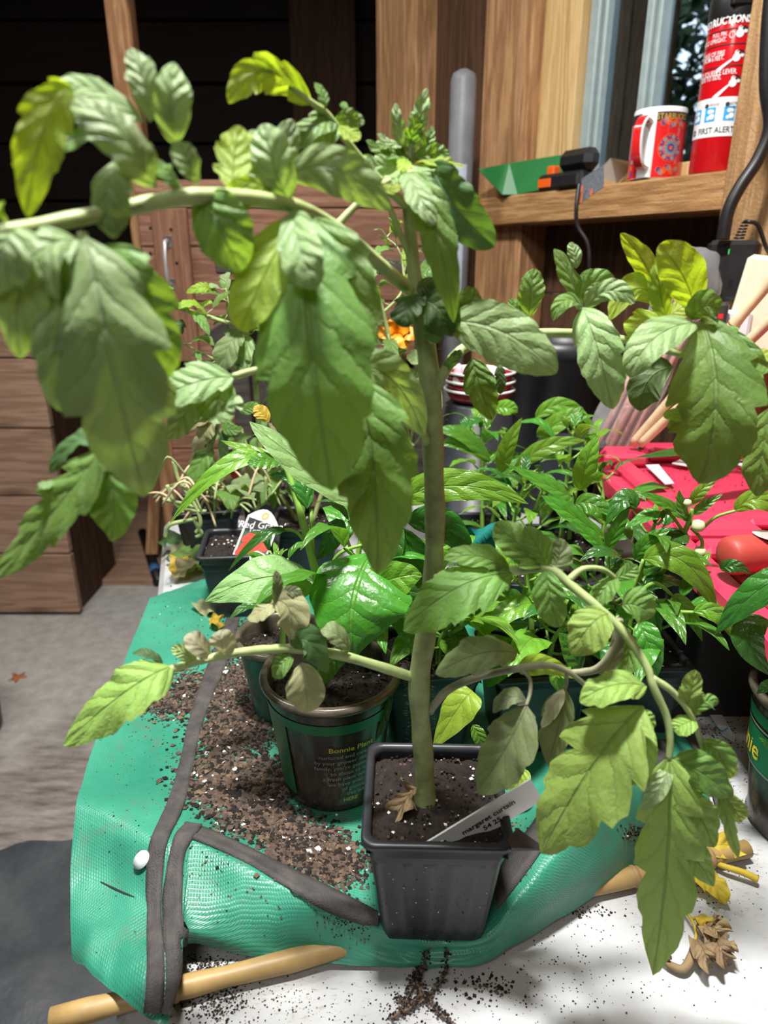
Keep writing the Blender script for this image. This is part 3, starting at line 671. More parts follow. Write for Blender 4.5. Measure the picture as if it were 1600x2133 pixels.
for aa in (-1.12, -.5, .22):
    q = cyl_patch(ec, re_+.0005, ea+aa-.17, ea+aa+.25, zb0+(zb1-zb0)*.40, zb0+(zb1-zb0)*.76, 8); o = q.build('blue_square', BLUE, t, True)
    mb = MB(); zz = zb0+(zb1-zb0)*.58
    for dx, dz, r_ in ((-.02, .004, .0032), (.08, -.003, .0042), (.05, .005, .002), (-.05, -.005, .0028), (.10, .004, .0024)): disc_cyl(mb, ec, re_+.0009, ea+aa+dx+.04, zz+dz, 0, r_, 7)
    mb.build('pictogram', LABW, t)
# power supply, socket strip and cables on the right wall
t = thing('power_adapter', WP(-.03, -.03, .36), 'black rectangular power adapter with a green light on the stud below the sill', 'adapter')
aY = 1.03; pa, pb = P(1497, 500, aY), P(1575, 628, aY)
ac_ = (pa+pb)/2; slab('case', BLACK, ac_+V((0, .02, 0)), (pb.x-pa.x, .045, pa.z-pb.z), -.55, t, .006)
p = P(1521, 524, aY-.03); slab('status_light', plain('green_light', (.02, .4, .06), .4), p+V((0, .003, 0)), (.0018, .004, .0065), -.55, t)
mb = MB(); q0 = P(1547, 497, aY)
for k in range(6): mb.lathe(q0+V((.001*k, .01, .004*k+.001)), [(.006-.0004*k, -.0014), (.0075-.0004*k, 0), (.006-.0004*k, .0014)], 12)
mb.build('strain_relief', BLACK, t, True)
MB().tube(spline([q0+V((.004, .01, .022)), P(1560, 462, aY), P(1580, 470, aY), P(1596, 515, aY), P(1615, 545, aY)], 6), .0028, 8).build('thin_cord', BLACK, t, True)
mb = MB().tube(spline([P(1612, -60, 1.03), P(1600, 60, 1.03), P(1596, 180, 1.03), P(1604, 262, 1.03), P(1580, 330, 1.03), P(1541, 390, 1.03), P(1517, 440, 1.03), P(1506, 500, 1.03)], 8), .0085, 10)
tag(mb.build('black_cable', BLACK, None, True, base=WP(-.05, -.05, .7)), 'thick black cable running down the right edge to the power adapter', 'cable')
t = thing('power_strip', P(1555, 735, 1.0), 'cream power strip standing on end at the right edge below the adapter', 'power strip')
pa, pb = P(1552, 535, 1.0), P(1606, 735, 1.0)
slab('strip_body', CREAM, (pa+pb)/2+V((.016, .02, 0)), (pb.x-pa.x+.014, .04, pa.z-pb.z), -.45, t, .006).rotation_euler = (0, .13, -.45)
slab('strip_face', WHITE, (P(1500, 650, 1.02)+P(1548, 740, 1.02))/2, (.045, .025, .065), -.5, t, .004)
slab('switch', plain('red_switch', (.6, .02, .02), .4), P(1502, 658, 1.0), (.010, .012, .010), -.5, t, .002)
slab('plug', DGREY, P(1496, 668, 1.005), (.022, .02, .05), -.5, t, .004)
for zz in (): slab('socket', GTXT, (pa+pb)/2+V((-.004, -.001, zz*(pa.z-pb.z))), (.012, .004, .012), -.45, t, .001)
# ---------------------------------------------------------------- table, bag, stick, soil
T0, T1 = PZ(240, 2095, 0), PZ(342, 1085, 0)
TD = (T1-T0).normalized(); TR = V((TD.y, -TD.x, 0)); TL = 1.22; TW = .80
tp = thing('folding_table', T1-TD*.6+TR*.38+V((0, 0, FZ)), 'white plastic folding table dusted with soil under the plants', 'table')
mb = MB(); c = T1-TD*(TL/2)+TR*(TW/2); Mr = Matrix((TR, TD, V((0, 0, 1)))).transposed()
mb.box(c-V((0, 0, .02)), (TW, TL, .04), Mr, 0, .008); mb.build('table_top', TABLE, tp)
for a in (.06, TW-.06):
    for b2 in (.08, TL-.10):
        q = T1-TD*b2+TR*a
        MB().tube([q-V((0, 0, .03)), V((q.x, q.y, FZ))], .014, 10).build('leg', GALV, tp, True)
# the bag: a net of (column, row, height) points, smoothed
NET = [
 [(312,1248,.012),(345,1232,.013),(383,1219,.013),(420,1207,.013),(424,1206,.013),(560,1200,.012),(700,1200,.012),(800,1200,.012),(900,1200,.012),(1000,1200,.012),(1100,1210,.012),(1200,1225,.012),(1300,1250,.012),(1395,1300,.010)],
 [(272,1345,.018),(310,1340,.017),(350,1335,.016),(410,1330,.016),(416,1330,.016),(560,1330,.014),(700,1330,.013),(800,1330,.013),(900,1330,.013),(1000,1330,.013),(1090,1330,.013),(1200,1330,.013),(1310,1345,.014),(1420,1380,.012)],
 [(228,1460,.026),(285,1455,.020),(345,1452,.018),(410,1450,.018),(418,1450,.018),(560,1450,.016),(700,1450,.014),(800,1450,.014),(900,1450,.014),(1000,1450,.014),(1090,1450,.014),(1200,1450,.014),(1310,1445,.018),(1440,1460,.014)],
 [(182,1590,.034),(250,1600,.026),(345,1610,.021),(420,1620,.020),(432,1622,.020),(590,1680,.018),(740,1720,.016),(840,1740,.015),(930,1740,.015),(1010,1730,.016),(1090,1660,.020),(1210,1570,.030),(1320,1525,.036),(1465,1560,.016)],
 [(161,1655,.045),(236,1680,.045),(330,1718,.043),(410,1725,.042),(426,1732,.042),(600,1815,.034),(770,1880,.025),(880,1900,.018),(980,1890,.020),(1055,1790,.036),(1115,1735,.050),(1225,1650,.066),(1315,1590,.066),(1480,1660,.018)],
 [(156,1705,.040),(235,1735,.042),(328,1765,.046),(395,1752,.050),(410,1758,.050),(600,1850,.042),(780,1925,.030),(890,1957,.021),(1005,1953,.024),(1070,1880,.040),(1140,1800,.054),(1240,1700,.064),(1330,1640,.060),(1498,1715,.014)],
 [(147,1830,.018),(228,1850,.020),(318,1880,.030),(380,1860,.042),(396,1858,.040),(600,1925,.026),(780,1968,.016),(900,1975,.014),(1000,1974,.015),(1085,1925,.024),(1165,1860,.034),(1262,1780,.040),(1345,1730,.030),(1490,1730,.008)],
 [(148,1960,.010),(220,2010,.022),(312,2040,.032),(378,2000,.030),(391,1945,.026),(600,1980,.010),(780,1998,.009),(900,2004,.009),(998,2005,.009),(1095,1950,.009),(1190,1890,.010),(1285,1830,.011),(1338,1795,.008),(1470,1745,.006)],
 [(150,1995,.006),(222,2055,.020),(308,2114,.026),(350,2120,.024),(392,1972,.012),(600,2003,.006),(790,2011,.005),(905,2014,.005),(1000,2013,.005),(1100,1953,.005),(1197,1895,.005),(1290,1838,.005),(1340,1802,.005),(1460,1750,.004)]]
def cr(p0, p1, p2, p3, t): return .5*((2*p1)+(p2-p0)*t+(2*p0-5*p1+4*p2-p3)*t*t+(3*p1-p0-3*p2+p3)*t**3)
net = [[PZ(*q) for q in r] for r in NET]
NI, NJ, S = len(net), len(net[0]), 9
def crv(arr, x, f=.75):
    i = min(int(x), len(arr)-2); t = x-i; q = cr(arr[max(i-1, 0)], arr[i], arr[i+1], arr[min(i+2, len(arr)-1)], t)
    return q*f+(arr[i]*(1-t)+arr[i+1]*t)*(1-f)
rows = []
from mathutils import noise as mn
for i in range((NI-1)*S+1):
    line = []
    colsrc = [crv([net[a][j] for a in range(NI)], i/S) for j in range(NJ)]
    for j in range((NJ-1)*S+1):
        p = crv(colsrc, j/S); n = mn.noise(p*28)*.0022+abs(mn.noise(p*16+V((3, 1, 7))))*-.004+abs(mn.noise(V((p.x*55, p.y*14, 2))))*.002+mn.noise(p*70)*.0006
        if i > 5*S: n *= 1.5
        line.append(p+V((0, 0, n)))
    rows.append(line)
mb = MB().grid(rows); nc = len(rows[0])
us = []
for i in range(len(rows)):
    d = 0
    for j in range(nc):
        if j: d += (rows[i][j]-rows[i][j-1]).length
        us.append((d, 0))
vvs = [[0]*nc for _ in rows]
for j in range(nc):
    d = 0
    for i in range(len(rows)):
        if i: d += (rows[i][j]-rows[i-1][j]).length
        vvs[i][j] = d
mb.uv = [(us[k][0], vvs[k//nc][k % nc]) for k in range(len(us))]
bag = thing('shopping_bag', PZ(700, 1500, 0), 'green woven shopping bag with black trim lying flat on the white table', 'bag')
bv = [v.copy() for v in mb.v]; bvh = BVHTree.FromPolygons([tuple(v) for v in bv], mb.f)
mb.build('bag_fabric', BAG, bag, True)
def on_bag(px, py, lift=.0012, z=.004):
    d = ray(px, py).normalized(); h = bvh.ray_cast(CAM, d)
    if h[0] is None: return PZ(px, py, z)+V((0, 0, lift)), V((0, 0, 1))
    n = h[1] if h[1].dot(d) < 0 else -h[1]
    return h[0]+n*lift, n
def ribbon(name, left, right, lift=.0016, n=7, th=.0012, parent=None, mt=None):
    L_ = spline([V((a, b2, 0)) for a, b2 in left], n); R_ = spline([V((a, b2, 0)) for a, b2 in right], n); rw = []; rb = []
    for a, b2 in zip(L_, R_):
        r1 = []; r2 = []
        for k in range(5):
            q = a+(b2-a)*(k/4); p, nn = on_bag(q.x, q.y, 0); r1.append(p+nn*(lift+th)); r2.append(p+nn*lift*.2)
        rw.append([r2[0]]+r1+[r2[-1]])
    return MB().grid(rw).build(name, mt or STRAP, parent or bag, True)
ribbon('handle_strap', [(472,1290),(432,1390),(395,1500),(372,1600),(346,1680),(318,1745),(310,1810),(308,1900),(309,2000),(304,2112)], [(500,1290),(470,1390),(425,1500),(402,1600),(383,1680),(352,1748),(342,1800),(337,1900),(343,2000),(338,2118)])
ribbon('handle_strap', [(388,1722),(362,1756),(348,1850),(344,1950),(345,2050),(336,2120)], [(420,1726),(388,1775),(381,1850),(381,1940),(381,2020),(352,2122)], lift=.0026)
ribbon('opening_trim', [(388,1718),(440,1735),(520,1772),(600,1812),(690,1856),(784,1905)], [(395,1748),(440,1765),(520,1802),(600,1852),(690,1900),(786,1930)])
ribbon('opening_trim', [(1035,1835),(1065,1780),(1108,1728),(1128,1695)], [(1040,1893),(1085,1835),(1132,1768),(1146,1722)])
ribbon('opening_trim', [(1345,1545),(1340,1600),(1338,1670),(1352,1740)], [(1398,1545),(1380,1610),(1362,1680),(1375,1740)])
ribbon('opening_trim', [(1395,1490),(1430,1540),(1470,1610),(1492,1690)], [(1415,1470),(1455,1530),(1495,1600),(1512,1690)])
# dark slit torn in the side and a small white disc
mb = MB(); a_, n_ = on_bag(300, 1792, .0025)
ex = (on_bag(313, 1775, .0025)[0]-on_bag(288, 1810, .0025)[0]); ey = (on_bag(309, 1801, .0025)[0]-on_bag(291, 1783, .0025)[0])
ring = [a_+ex*.5*math.cos(t_*.3142)+ey*.55*math.sin(t_*.3142) for t_ in range(20)]
mb.add([a_+n_*.002]+[q+n_*.0012 for q in ring]+ring, [(0, 1+k, 1+(k+1) % 20) for k in range(20)]+[(1+k, 21+k, 21+(k+1) % 20, 1+(k+1) % 20) for k in range(20)])
tag(mb.build('white_token', WHITE, None, True, base=a_), 'small white oval disc stuck to the green bag beside the black strap', 'disc')
mb = MB(); top = [on_bag(210+k*12, 1836+k*5.4, .0008)[0] for k in range(7)]; bot = [on_bag(210+k*12, 1838+k*5.4+2.5*math.sin(k/6*3.14), .0008)[0] for k in range(7)]
mb.grid([top, bot]); mb.build('tear', INK, bag)
# bamboo stick under the bag
sa, sb = PZ(105, 2124, .0085), PZ(1556, 1768, .0085)
st = thing('bamboo_cane', (sa+sb)/2, 'long bamboo cane lying on the table under the front of the green bag', 'cane')
pts = [sa+(sb-sa)*k/24 for k in range(25)]
MB().tube(pts, [.0066+.0006*math.sin(k*2.1) for k in range(25)], 14).build('cane', BAMB, st, True)
for k in (.145, .45, .80, .93):
    q = sa+(sb-sa)*k; d = (sb-sa).normalized(); MB().tube([q-d*.003, q-d*.001, q+d*.001, q+d*.003], [.0064, .0078, .0078, .0064], 14).build('node', BAMJ, st, True)
# spilled soil on the bag
R = random.Random(3); mb = MB()
for cx, cy, rx, ry, n, lo_, hi_ in ((430,1440,105,42,1100,1.2,4),(480,1520,80,55,1300,1.2,4.2),(510,1635,95,62,1700,1.2,5),(430,1620,70,55,600,1,4),(640,1765,90,45,1100,1.2,4.5),(560,1715,100,35,700,1,4),(520,1410,70,40,800,1,3.5),(690,1805,70,40,700,1,3.5),(350,1472,50,26,300,1,3.5),(560,1480,60,70,900,1,3),(500,1340,50,60,400,1,3),(500,1600,210,260,700,.5,1.6),(400,1270,100,70,110,.5,1.5),(720,1900,60,60,120,.5,1.5),(1060,1760,50,70,150,.7,2),(1325,1735,30,20,60,.8,2),(250,1750,110,250,60,.4,1.0)):
    for _ in range(int(n*1.9)):
        g1, g2 = R.gauss(0, .5), R.gauss(0, .5)
        p, nn = on_bag(cx+rx*g1, cy+ry*g2, 0); r_ = R.uniform(lo_, hi_)*.00062*(1 if R.random() < .9 else 1.5)
        q = R.random(); m_ = 3 if q < .013 and r_ > .0008 else (2 if q < .14 else (1 if q < .62 else 0))
        mb.crumb(p+nn*r_*.35, r_, m_, R, .55)
tag(mb.build('spilled_soil', [SOIL, SOILB, BARK, PERL], None, False, base=PZ(520, 1600, .02)), 'dark potting soil with white perlite spilled over the green bag', 'soil', kind='stuff')
# crumbs on the table
mb = MB()
for cx, cy, rx, ry, n, lo_, hi_ in ((450,2085,70,50,420,.5,1.6),(430,2010,60,20,260,.5,1.6),(1000,2080,300,60,260,.4,1.2),(1250,1980,260,110,260,.35,1.1),(1480,1860,100,90,120,.4,1.2),(1480,1530,60,50,400,.5,1.8),(600,2090,120,40,160,.3,1.0),(1020,2060,50,30,60,.8,2.6),(850,2110,60,40,90,.5,1.5),(1180,1900,90,12,110,.6,1.8),(380,1170,40,50,80,.8,2.4),(1520,1650,60,90,130,.4,1.2)):
    for _ in range(n):
        p = PZ(cx+rx*R.gauss(0, .6), cy+ry*R.gauss(0, .6), .0); r_ = R.uniform(lo_, hi_)*.0007
        if (p-T0).dot(TR) < .01: continue
        mb.crumb(p+V((0, 0, r_*.3)), r_, R.choice((0, 0, 1)), R, .5)
tag(mb.build('soil_crumbs', [SOIL, SOILB], None, False, base=PZ(1000, 2050, 0)), 'scattered crumbs of dark soil on the white table top', 'soil', kind='stuff')
# ---------------------------------------------------------------- leaves and pots
def leafmesh(base, mid, tip, width, roll=0, kind='t', fold=.25, cup=-.25, wav=.10, lobes=None, dep=None, seed=0, up=None, nu=None, nv=5, twist=0, skew=None, narrow=1.0):
    R = random.Random(seed); base, mid, tip = V(base), V(mid), V(tip)
    if kind == 't':
        nu = nu or 34; lobes = 4 if lobes is None else lobes; dep = .42 if dep is None else dep; skew = .42 if skew is None else skew
    else:
        nu = nu or 20; lobes = 0; dep = 0; skew = .0 if skew is None else skew
    off = (R.random(), R.random()); dd = [[dep*R.uniform(.55, 1.2) for _ in range(lobes+2)] for _ in (0, 1)]
    ph = [R.uniform(0, 6.28) for _ in range(4)]; rows = []; uv = []; L = (tip-base).length
    asy = R.uniform(.9, 1.1)
    for i in range(nu+1):
        u = i/nu; p = bez(base, mid, tip, u); t = (bez(base, mid, tip, min(1, u+.02))-bez(base, mid, tip, max(0, u-.02))).normalized()
        n0 = (CAM-p).normalized()+V((0, 0, .45)) if up is None else V(up)
        n0 = (n0-t*n0.dot(t))
        if n0.length < .05: n0 = t.orthogonal()
        n0.normalize(); a = math.radians(roll+twist*(u-.5)); b = t.cross(n0)
        n = n0*math.cos(a)+b*math.sin(a); b = t.cross(n)
        row = []
        for side in (-1, 1):
            if kind == 't':
                e = (u**.48)*((1-u)**.72)/.445
                if lobes:
                    x = u*lobes+off[side > 0]; k = int(x); fr = x-k
                    notch = dd[side > 0][min(k, lobes+1)]*max(0, 1-fr/.62)**1.1*(1-.75*u)
                    sm = .055*(1-abs(((x*2.7) % 1)*2-1))
                    e *= (1-notch)*(1-sm)
                else: e *= 1-.05*math.sin(u*30+ph[side > 0])**2
            else:
                e = (u**.58)*((1-u)**(.92*narrow))*1.93 if kind == 'p' else (u**.5)*((1-u)**.5)*2
                e = min(e, 1.05)*(1-.025*math.sin(u*26+ph[side > 0]))
            wd = width*.5*max(e, .012)*(asy if side > 0 else 2-asy)
            half = []
            for k in range(nv+1):
                q = k/nv
                zz = wd*(fold*q+cup*q*q)+width*wav*(q**1.6)*(math.sin(u*11+ph[0 if side < 0 else 1])+.6*math.sin(u*23+ph[2]+side))*.5*min(1, e+.2)
                half.append(p+b*(side*wd*q)+t*(skew*wd*q*(.55+.45*q))+n*zz)
            if side < 0: row = half[::-1]
            else: row += half[1:]
        rows.append(row); uv += [(u, .5+.5*(j-nv)/nv) for j in range(2*nv+1)]
    return rows, uv
def mkleaf(name, mt, parent, *a, **k):
    org = k.pop('org', None); rows, uv = leafmesh(*a, **k)
    mb = MB(); mb.grid(rows); mb.uv = uv
    return mb.build(name, mt, parent, True)
LEAFN = [0]
def lf(par, mt, b, m, t, wpx, roll=0, **k):
    """one leaf from (column, row, distance) triples"""
    LEAFN[0] += 1; k.setdefault('seed', LEAFN[0]*7+1); nm = k.pop('name', 'leaflet')
    pb, pm, ptp = P(*b), P(*m), P(*t)
    wd = wpx*depth(pm)/FPX/max(.35, abs(math.cos(math.radians(roll)))) if abs(roll) not in (90, 270) else wpx*depth(pm)/FPX
    return mkleaf(nm, mt, par, pb, pm, ptp, wd, roll, **k)
def petiole(par, pts, r0, r1, mt=None, name='leaf', n=5, lab=None):
    ps = spline([P(*q) for q in pts], n); R = random.Random(len(pts)*17)
    o = MB().tube(ps, [x*R.uniform(.94, 1.06) for x in lerpl([r0, r1], len(ps))], 8).build(name, mt or PETI, par, True)
    if lab: o['label'] = lab
    return o
def sqpot(par, c, top, bot, h, rz=0, mt=None, soil_drop=.010, rib=True, soil=None, tilt=0):
    mt = mt or BLACKP; c = V(c); rot = Matrix.Rotation(rz, 3, 'Z') @ Matrix.Rotation(tilt, 3, 'X')
    def ring(hf, z, rr, gro=0, n=14):
        out = []
        for s in range(4):
            rq = Matrix.Rotation(s*math.pi/2, 2)
            for k in range(n):
                a = -hf+rr+(2*hf-2*rr)*k/(n-1); g = gro if (k % 3 == 1) else 0
                q = rq @ V((a, -hf+g)); out.append(c+rot @ V((q.x, q.y, z)))
            for k in range(1, 5):
                an = -math.pi/2+k*math.pi/10; q = rq @ V((hf-rr+rr*math.cos(an), -hf+rr+rr*math.sin(an))); out.append(c+rot @ V((q.x, q.y, z)))
        return out
    b, t = bot/2, top/2; rows = []
    prof = [(0, b-.004, 0), (.001, b, 0)]
    for i in range(1, 8):
        z = h*.86*i/7; prof.append((z, b+(t*.93-b)*(z/h), .0017 if rib and 1 <= i < 7 else 0))
    prof += [(h*.875, t*.945, 0), (h*.95, t*.955, 0), (h*.955, t, 0), (h-.001, t, 0), (h, t-.0012, 0), (h, t-.0045, 0), (h-.004, t-.006, 0), (h-soil_drop-.002, t*.93, 0), (h*.6, t*.78, 0)]
    for z, hf, g in prof: rows.append(ring(hf, z, min(.008, hf*.2), g))
    mb = MB().grid(rows, close=True); n = len(rows[0])
    mb.add(rows[1], [tuple(range(n-1, -1, -1))])
    pot = mb.build('pot', mt, par, True)
    zs = h-soil_drop; R = random.Random(int(c.x*1e4) & 1023); g = []
    for i in range(19):
        g.append([c+rot @ V(((-.93+1.86*j/18)*t, (-.93+1.86*i/18)*t, zs+R.uniform(-.002, .0025))) for j in range(19)])
    mb = MB().grid(g); s = mb.build('soil', soil or SOIL, par, True)
    cm = MB()
    for _ in range(420):
        x, y = R.uniform(-.9, .9)*t, R.uniform(-.9, .9)*t; r_ = R.uniform(.0005, .0016)
        cm.crumb(c+rot @ V((x, y, zs+.001+r_*.3)), r_, 3 if R.random() < .09 else R.choice((0, 0, 0, 0, 1)), R, .7)
    o = cm.build('soil_bits', [SOIL, SOILB, BARK, PERL], par, kind='stuff')
    return zs
def roundpot(par, c, rt, rb, h, mt, rimm, soil_drop=.018):
    c = V(c)
    MB().lathe(c, [(rb-.003, 0), (rb, .002), (rb*.97, .006), (rb+(rt-rb)*.86, h*.86), (rt*.965, h*.90), (rt*.975, h-.006)], 56).build('pot', mt, par, True)
    MB().lathe(c, [(rt*.97, h-.008), (rt+.002, h-.007), (rt+.0035, h-.004), (rt+.002, h-.0005), (rt-.002, h), (rt-.004, h-.004), (rt*.90, h-.02), (rb, h*.3)], 56).build('rim', rimm, par, True)
    R = random.Random(5); zs = h-soil_drop; r0 = rt*.93
    g = [[c+V((r0*i/8*math.cos(6.2832*j/32), r0*i/8*math.sin(6.2832*j/32), zs+R.uniform(-.002, .002))) for j in range(32)] for i in range(9)]
    MB().grid(g, close=True).build('soil', SOIL, par, True); cm = MB()
    for _ in range(420):
        a, q = R.uniform(0, 6.28), r0*math.sqrt(R.random())*.97; r_ = R.uniform(.0006, .0018)
        cm.crumb(c+V((q*math.cos(a), q*math.sin(a), zs+.001)), r_, 3 if R.random() < .03 else R.choice((0, 0, 1, 0)), R, .7)
    cm.build('soil_bits', [SOIL, SOILB, BARK, PERL], par, kind='stuff'); return zs
# ---------------------------------------------------------------- the big tomato plant in front
PB = V((.0325, .358, .0215))
tom = thing('tomato_plant', PB, 'tall tomato plant in a square black pot at the front of the green bag', 'potted plant', 'potted plants on the table')
zs = sqpot(tom, PB, .0905, .066, .0935, math.radians(-1.5), tilt=math.radians(1.5))
c0 = PB+V((.0435, -.043, .0915)); MB().add([c0+V(q) for q in ((-.004,.000,.0015),(-.002,-.0045,.0005),(.019,-.0025,-.0025),(.004,.010,.0012),(-.004,.000,-.001),(-.002,-.0045,-.002),(.019,-.0025,-.0035),(.004,.010,-.0012))], [(0,1,2,3),(7,6,5,4),(0,4,5,1),(1,5,6,2),(2,6,7,3),(3,7,4,0)]).build('rim_tab', BLACKP, tom)
mb = MB(); R = random.Random(77)
for _ in range(90):
    f_ = R.random()*.8; hf = .033+(.0445-.033)*f_; q = PB+V((R.uniform(-.9, .9)*hf, -hf-.0002, .0935*f_)); mb.crumb(q, R.uniform(.0002, .0006 if R.random() < .93 else .0012), R.choice((0, 0, 1, 2)), R)
mb.build('dirt_specks', [SOIL, PERL, BARK], tom, kind='stuff')
STM = [(886,1700,.357),(884,1600,.358),(876,1500,.359),(874,1410,.360),(889,1310,.361),(902,1200,.361),(906,1080,.362),(903,960,.362),(900,860,.363),(890,740,.363),(876,660,.364),(864,580,.365),(856,500,.366),(850,430,.367),(851,360,.368),(856,300,.369)]
SR = [.0074,.0064,.0060,.0066,.0058,.0055,.0056,.0057,.0056,.0053,.0046,.0037,.0031,.0027,.0022,.0012]
ps = spline([P(*q) for q in STM], 6)
MB().tube(ps, [a*(1+.05*math.sin(i*.9)) for i, a in enumerate(lerpl(SR, len(ps)))], 14).build('stem', STEM, tom, True)
R = random.Random(9); hb = MB()
for _ in range(1500):
    i = R.randrange(8, len(ps)-2); p = ps[i]+(ps[i+1]-ps[i])*R.random(); t = (ps[i+1]-ps[i]).normalized(); o_ = t.orthogonal(); a = R.uniform(0, 6.28)
    d = (o_*math.cos(a)+t.cross(o_)*math.sin(a)); rr = lerpl(SR, len(ps))[i] if False else SR[min(int(i/6), len(SR)-1)]
    q = p+d*rr*.95; e = q+d*R.uniform(.0008, .0022); s_ = t*.00007
    hb.add([q-s_, q+s_, e], [(0, 1, 2)])
hb.build('stem_hairs', PETI, tom, kind='stuff')
# A: the leaf reaching out to the left
A = petiole(tom, [(857,606,.364),(790,550,.345),(715,487,.325),(640,440,.30),(560,418,.285),(430,408,.265),(330,420,.257),(250,437,.25),(110,465,.235),(30,480,.225),(-40,488,.22)], .0034, .0022)
lf(A, TOM, (632,446,.295), (648,720,.262), (692,1022,.262), 262, 8, fold=.12, cup=-.35, lobes=4, dep=.35, wav=.05, name='leaflet')
lf(A, TOMY, (615,452,.292), (548,575,.272), (503,690,.268), 118, 180, lobes=2, dep=.15, fold=.2)
lf(A, TOM, (655,452,.293), (728,590,.278), (748,775,.272), 125, 14, lobes=3, dep=.3)
lf(A, TOMP, (610,440,.29), (625,520,.268), (660,600,.262), 95, 20, lobes=2, dep=.2)
lf(A, TOMP, (600,372,.292), (700,352,.282), (812,437,.285), 98, 18, lobes=2, dep=.12, fold=.1)
lf(A, TOMP, (602,425,.292), (570,340,.285), (548,258,.29), 92, -12, lobes=2, dep=.15)
lf(A, TOMP, (590,412,.296), (590,330,.30), (612,250,.305), 70, 25, lobes=2, dep=.2)
lf(A, TOMP, (575,405,.29), (530,330,.292), (530,270,.296), 66, -25, lobes=1, dep=.15)
lf(A, TOMY, (487,395,.275), (487,330,.285), (500,262,.292), 96, 180, lobes=4, dep=.45, wav=.12)
lf(A, TOM, (425,398,.268), (458,470,.262), (500,566,.268), 122, 20, lobes=1, dep=.1)
lf(A, TOMY, (560,392,.285), (494,412,.275), (473,522,.272), 62, 168, lobes=2, dep=.15)
lf(A, TOMP, (250,330,.252), (222,400,.244), (237,498,.246), 92, 28, lobes=2, dep=.15, cup=-.7)
lf(A, TOMP, (325,392,.256), (250,275,.246), (148,200,.25), 112, 12, lobes=2, dep=.2, cup=-.45)
lf(A, TOMP, (300,255,.262), (190,185,.255), (110,190,.25), 62, 25, lobes=2, dep=.25)
lf(A, TOMY, (150,180,.25), (92,265,.243), (58,452,.24), 108, 175, lobes=3, dep=.3, name='leaflet')
lf(A, TOMP, (312,255,.262), (298,170,.262), (266,104,.268), 70, -15, lobes=3, dep=.35)
lf(A, TOMP, (366,300,.262), (357,212,.256), (362,130,.262), 80, 8, lobes=1, dep=.08)
lf(A, TOMP, (418,378,.262), (392,335,.256), (372,292,.258), 60, 10, lobes=1, dep=.1)
lf(A, TOM, (378,386,.262), (350,362,.258), (330,332,.262), 50, 20, lobes=2, dep=.2)
lf(A, TOM, (200,258,.25), (150,292,.246), (104,300,.248), 46, 30, lobes=1, dep=.1)
lf(A, TOMP, (178,492,.236), (235,760,.222), (300,1035,.238), 255, 10, lobes=4, dep=.5, fold=.15, cup=-.4)
lf(A, TOMP, (165,500,.236), (55,560,.222), (42,748,.225), 150, 12, lobes=3, dep=.45, cup=-.4)
lf(A, TOMP, (150,560,.233), (128,720,.222), (130,858,.228), 112, -10, lobes=2, dep=.3)
lf(A, TOM, (195,515,.242), (268,625,.236), (348,790,.242), 165, 22, lobes=3, dep=.4)
lf(A, TOM, (205,525,.245), (260,540,.244), (308,590,.25), 75, 165, lobes=1, dep=.1)
lf(A, TOMP, (20,470,.226), (5,520,.218), (-40,600,.22), 130, 15, lobes=3, dep=.4)
lf(A, TOMY, (15,455,.226), (0,440,.222), (-15,425,.224), 40, 170, lobes=1)
A2 = petiole(tom, [(172,488,.24),(195,640,.256),(212,800,.262),(215,935,.258),(160,1000,.254),(120,1030,.25)], .0019, .0011)
lf(A2, TOM, (215,930,.258), (118,1060,.246), (-15,1205,.25), 118, 14, lobes=4, dep=.55)
lf(A2, TOM, (213,960,.257), (238,1040,.252), (228,1126,.254), 98, 18, lobes=1, dep=.15)
lf(A2, TOMD, (212,935,.258), (160,920,.26), (104,985,.262), 66, 30, lobes=2, dep=.2)
lf(A2, TOMP, (120,1000,.25), (95,1010,.248), (82,1005,.248), 22, 20, lobes=1)
# B: pale leaf coming out to the left below it
B = petiole(tom, [(893,905,.362),(800,850,.345),(700,770,.325),(560,768,.315),(485,785,.31)], .0026, .0016)
lf(B, TOMP, (488,785,.31), (400,800,.30), (328,838,.302), 105, 15, lobes=2, dep=.3)
lf(B, TOMP, (480,790,.31), (455,840,.302), (490,850,.30), 95, 10, lobes=1, dep=.15)
lf(B, TOMP, (420,800,.304), (385,860,.298), (352,915,.30), 60, -20, lobes=2, dep=.3)
# C: long leaf arching over the top
C_ = petiole(tom, [(850,432,.367),(800,385,.355),(738,315,.345),(683,240,.335),(650,214,.328),(600,175,.322)], .0022, .001)
lf(C_, TOMY, (650,218,.328), (548,150,.314), (476,215,.308), 76, 165, lobes=4, dep=.4)
lf(C_, TOM, (640,200,.328), (622,175,.326), (612,152,.328), 26, 20, lobes=2)
lf(C_, TOM, (672,228,.332), (672,200,.332), (655,172,.334), 24, 10, lobes=2)
lf(C_, TOM, (575,150,.318), (555,135,.316), (545,120,.318), 38, 20, lobes=1)
lf(C_, TOM, (700,255,.338), (655,262,.328), (607,315,.326), 66, 20, lobes=2, dep=.25)
lf(C_, TOMP, (700,262,.338), (672,285,.33), (620,300,.33), 50, -15, lobes=2, dep=.3)
lf(C_, TOM, (698,250,.338), (728,245,.338), (758,258,.336), 38, 20, lobes=2)
lf(C_, TOMY, (702,258,.338), (725,275,.335), (748,292,.333), 42, 160, lobes=2, dep=.4)
lf(C_, TOM, (715,228,.34), (716,222,.34), (718,212,.342), 20, 0, lobes=1)
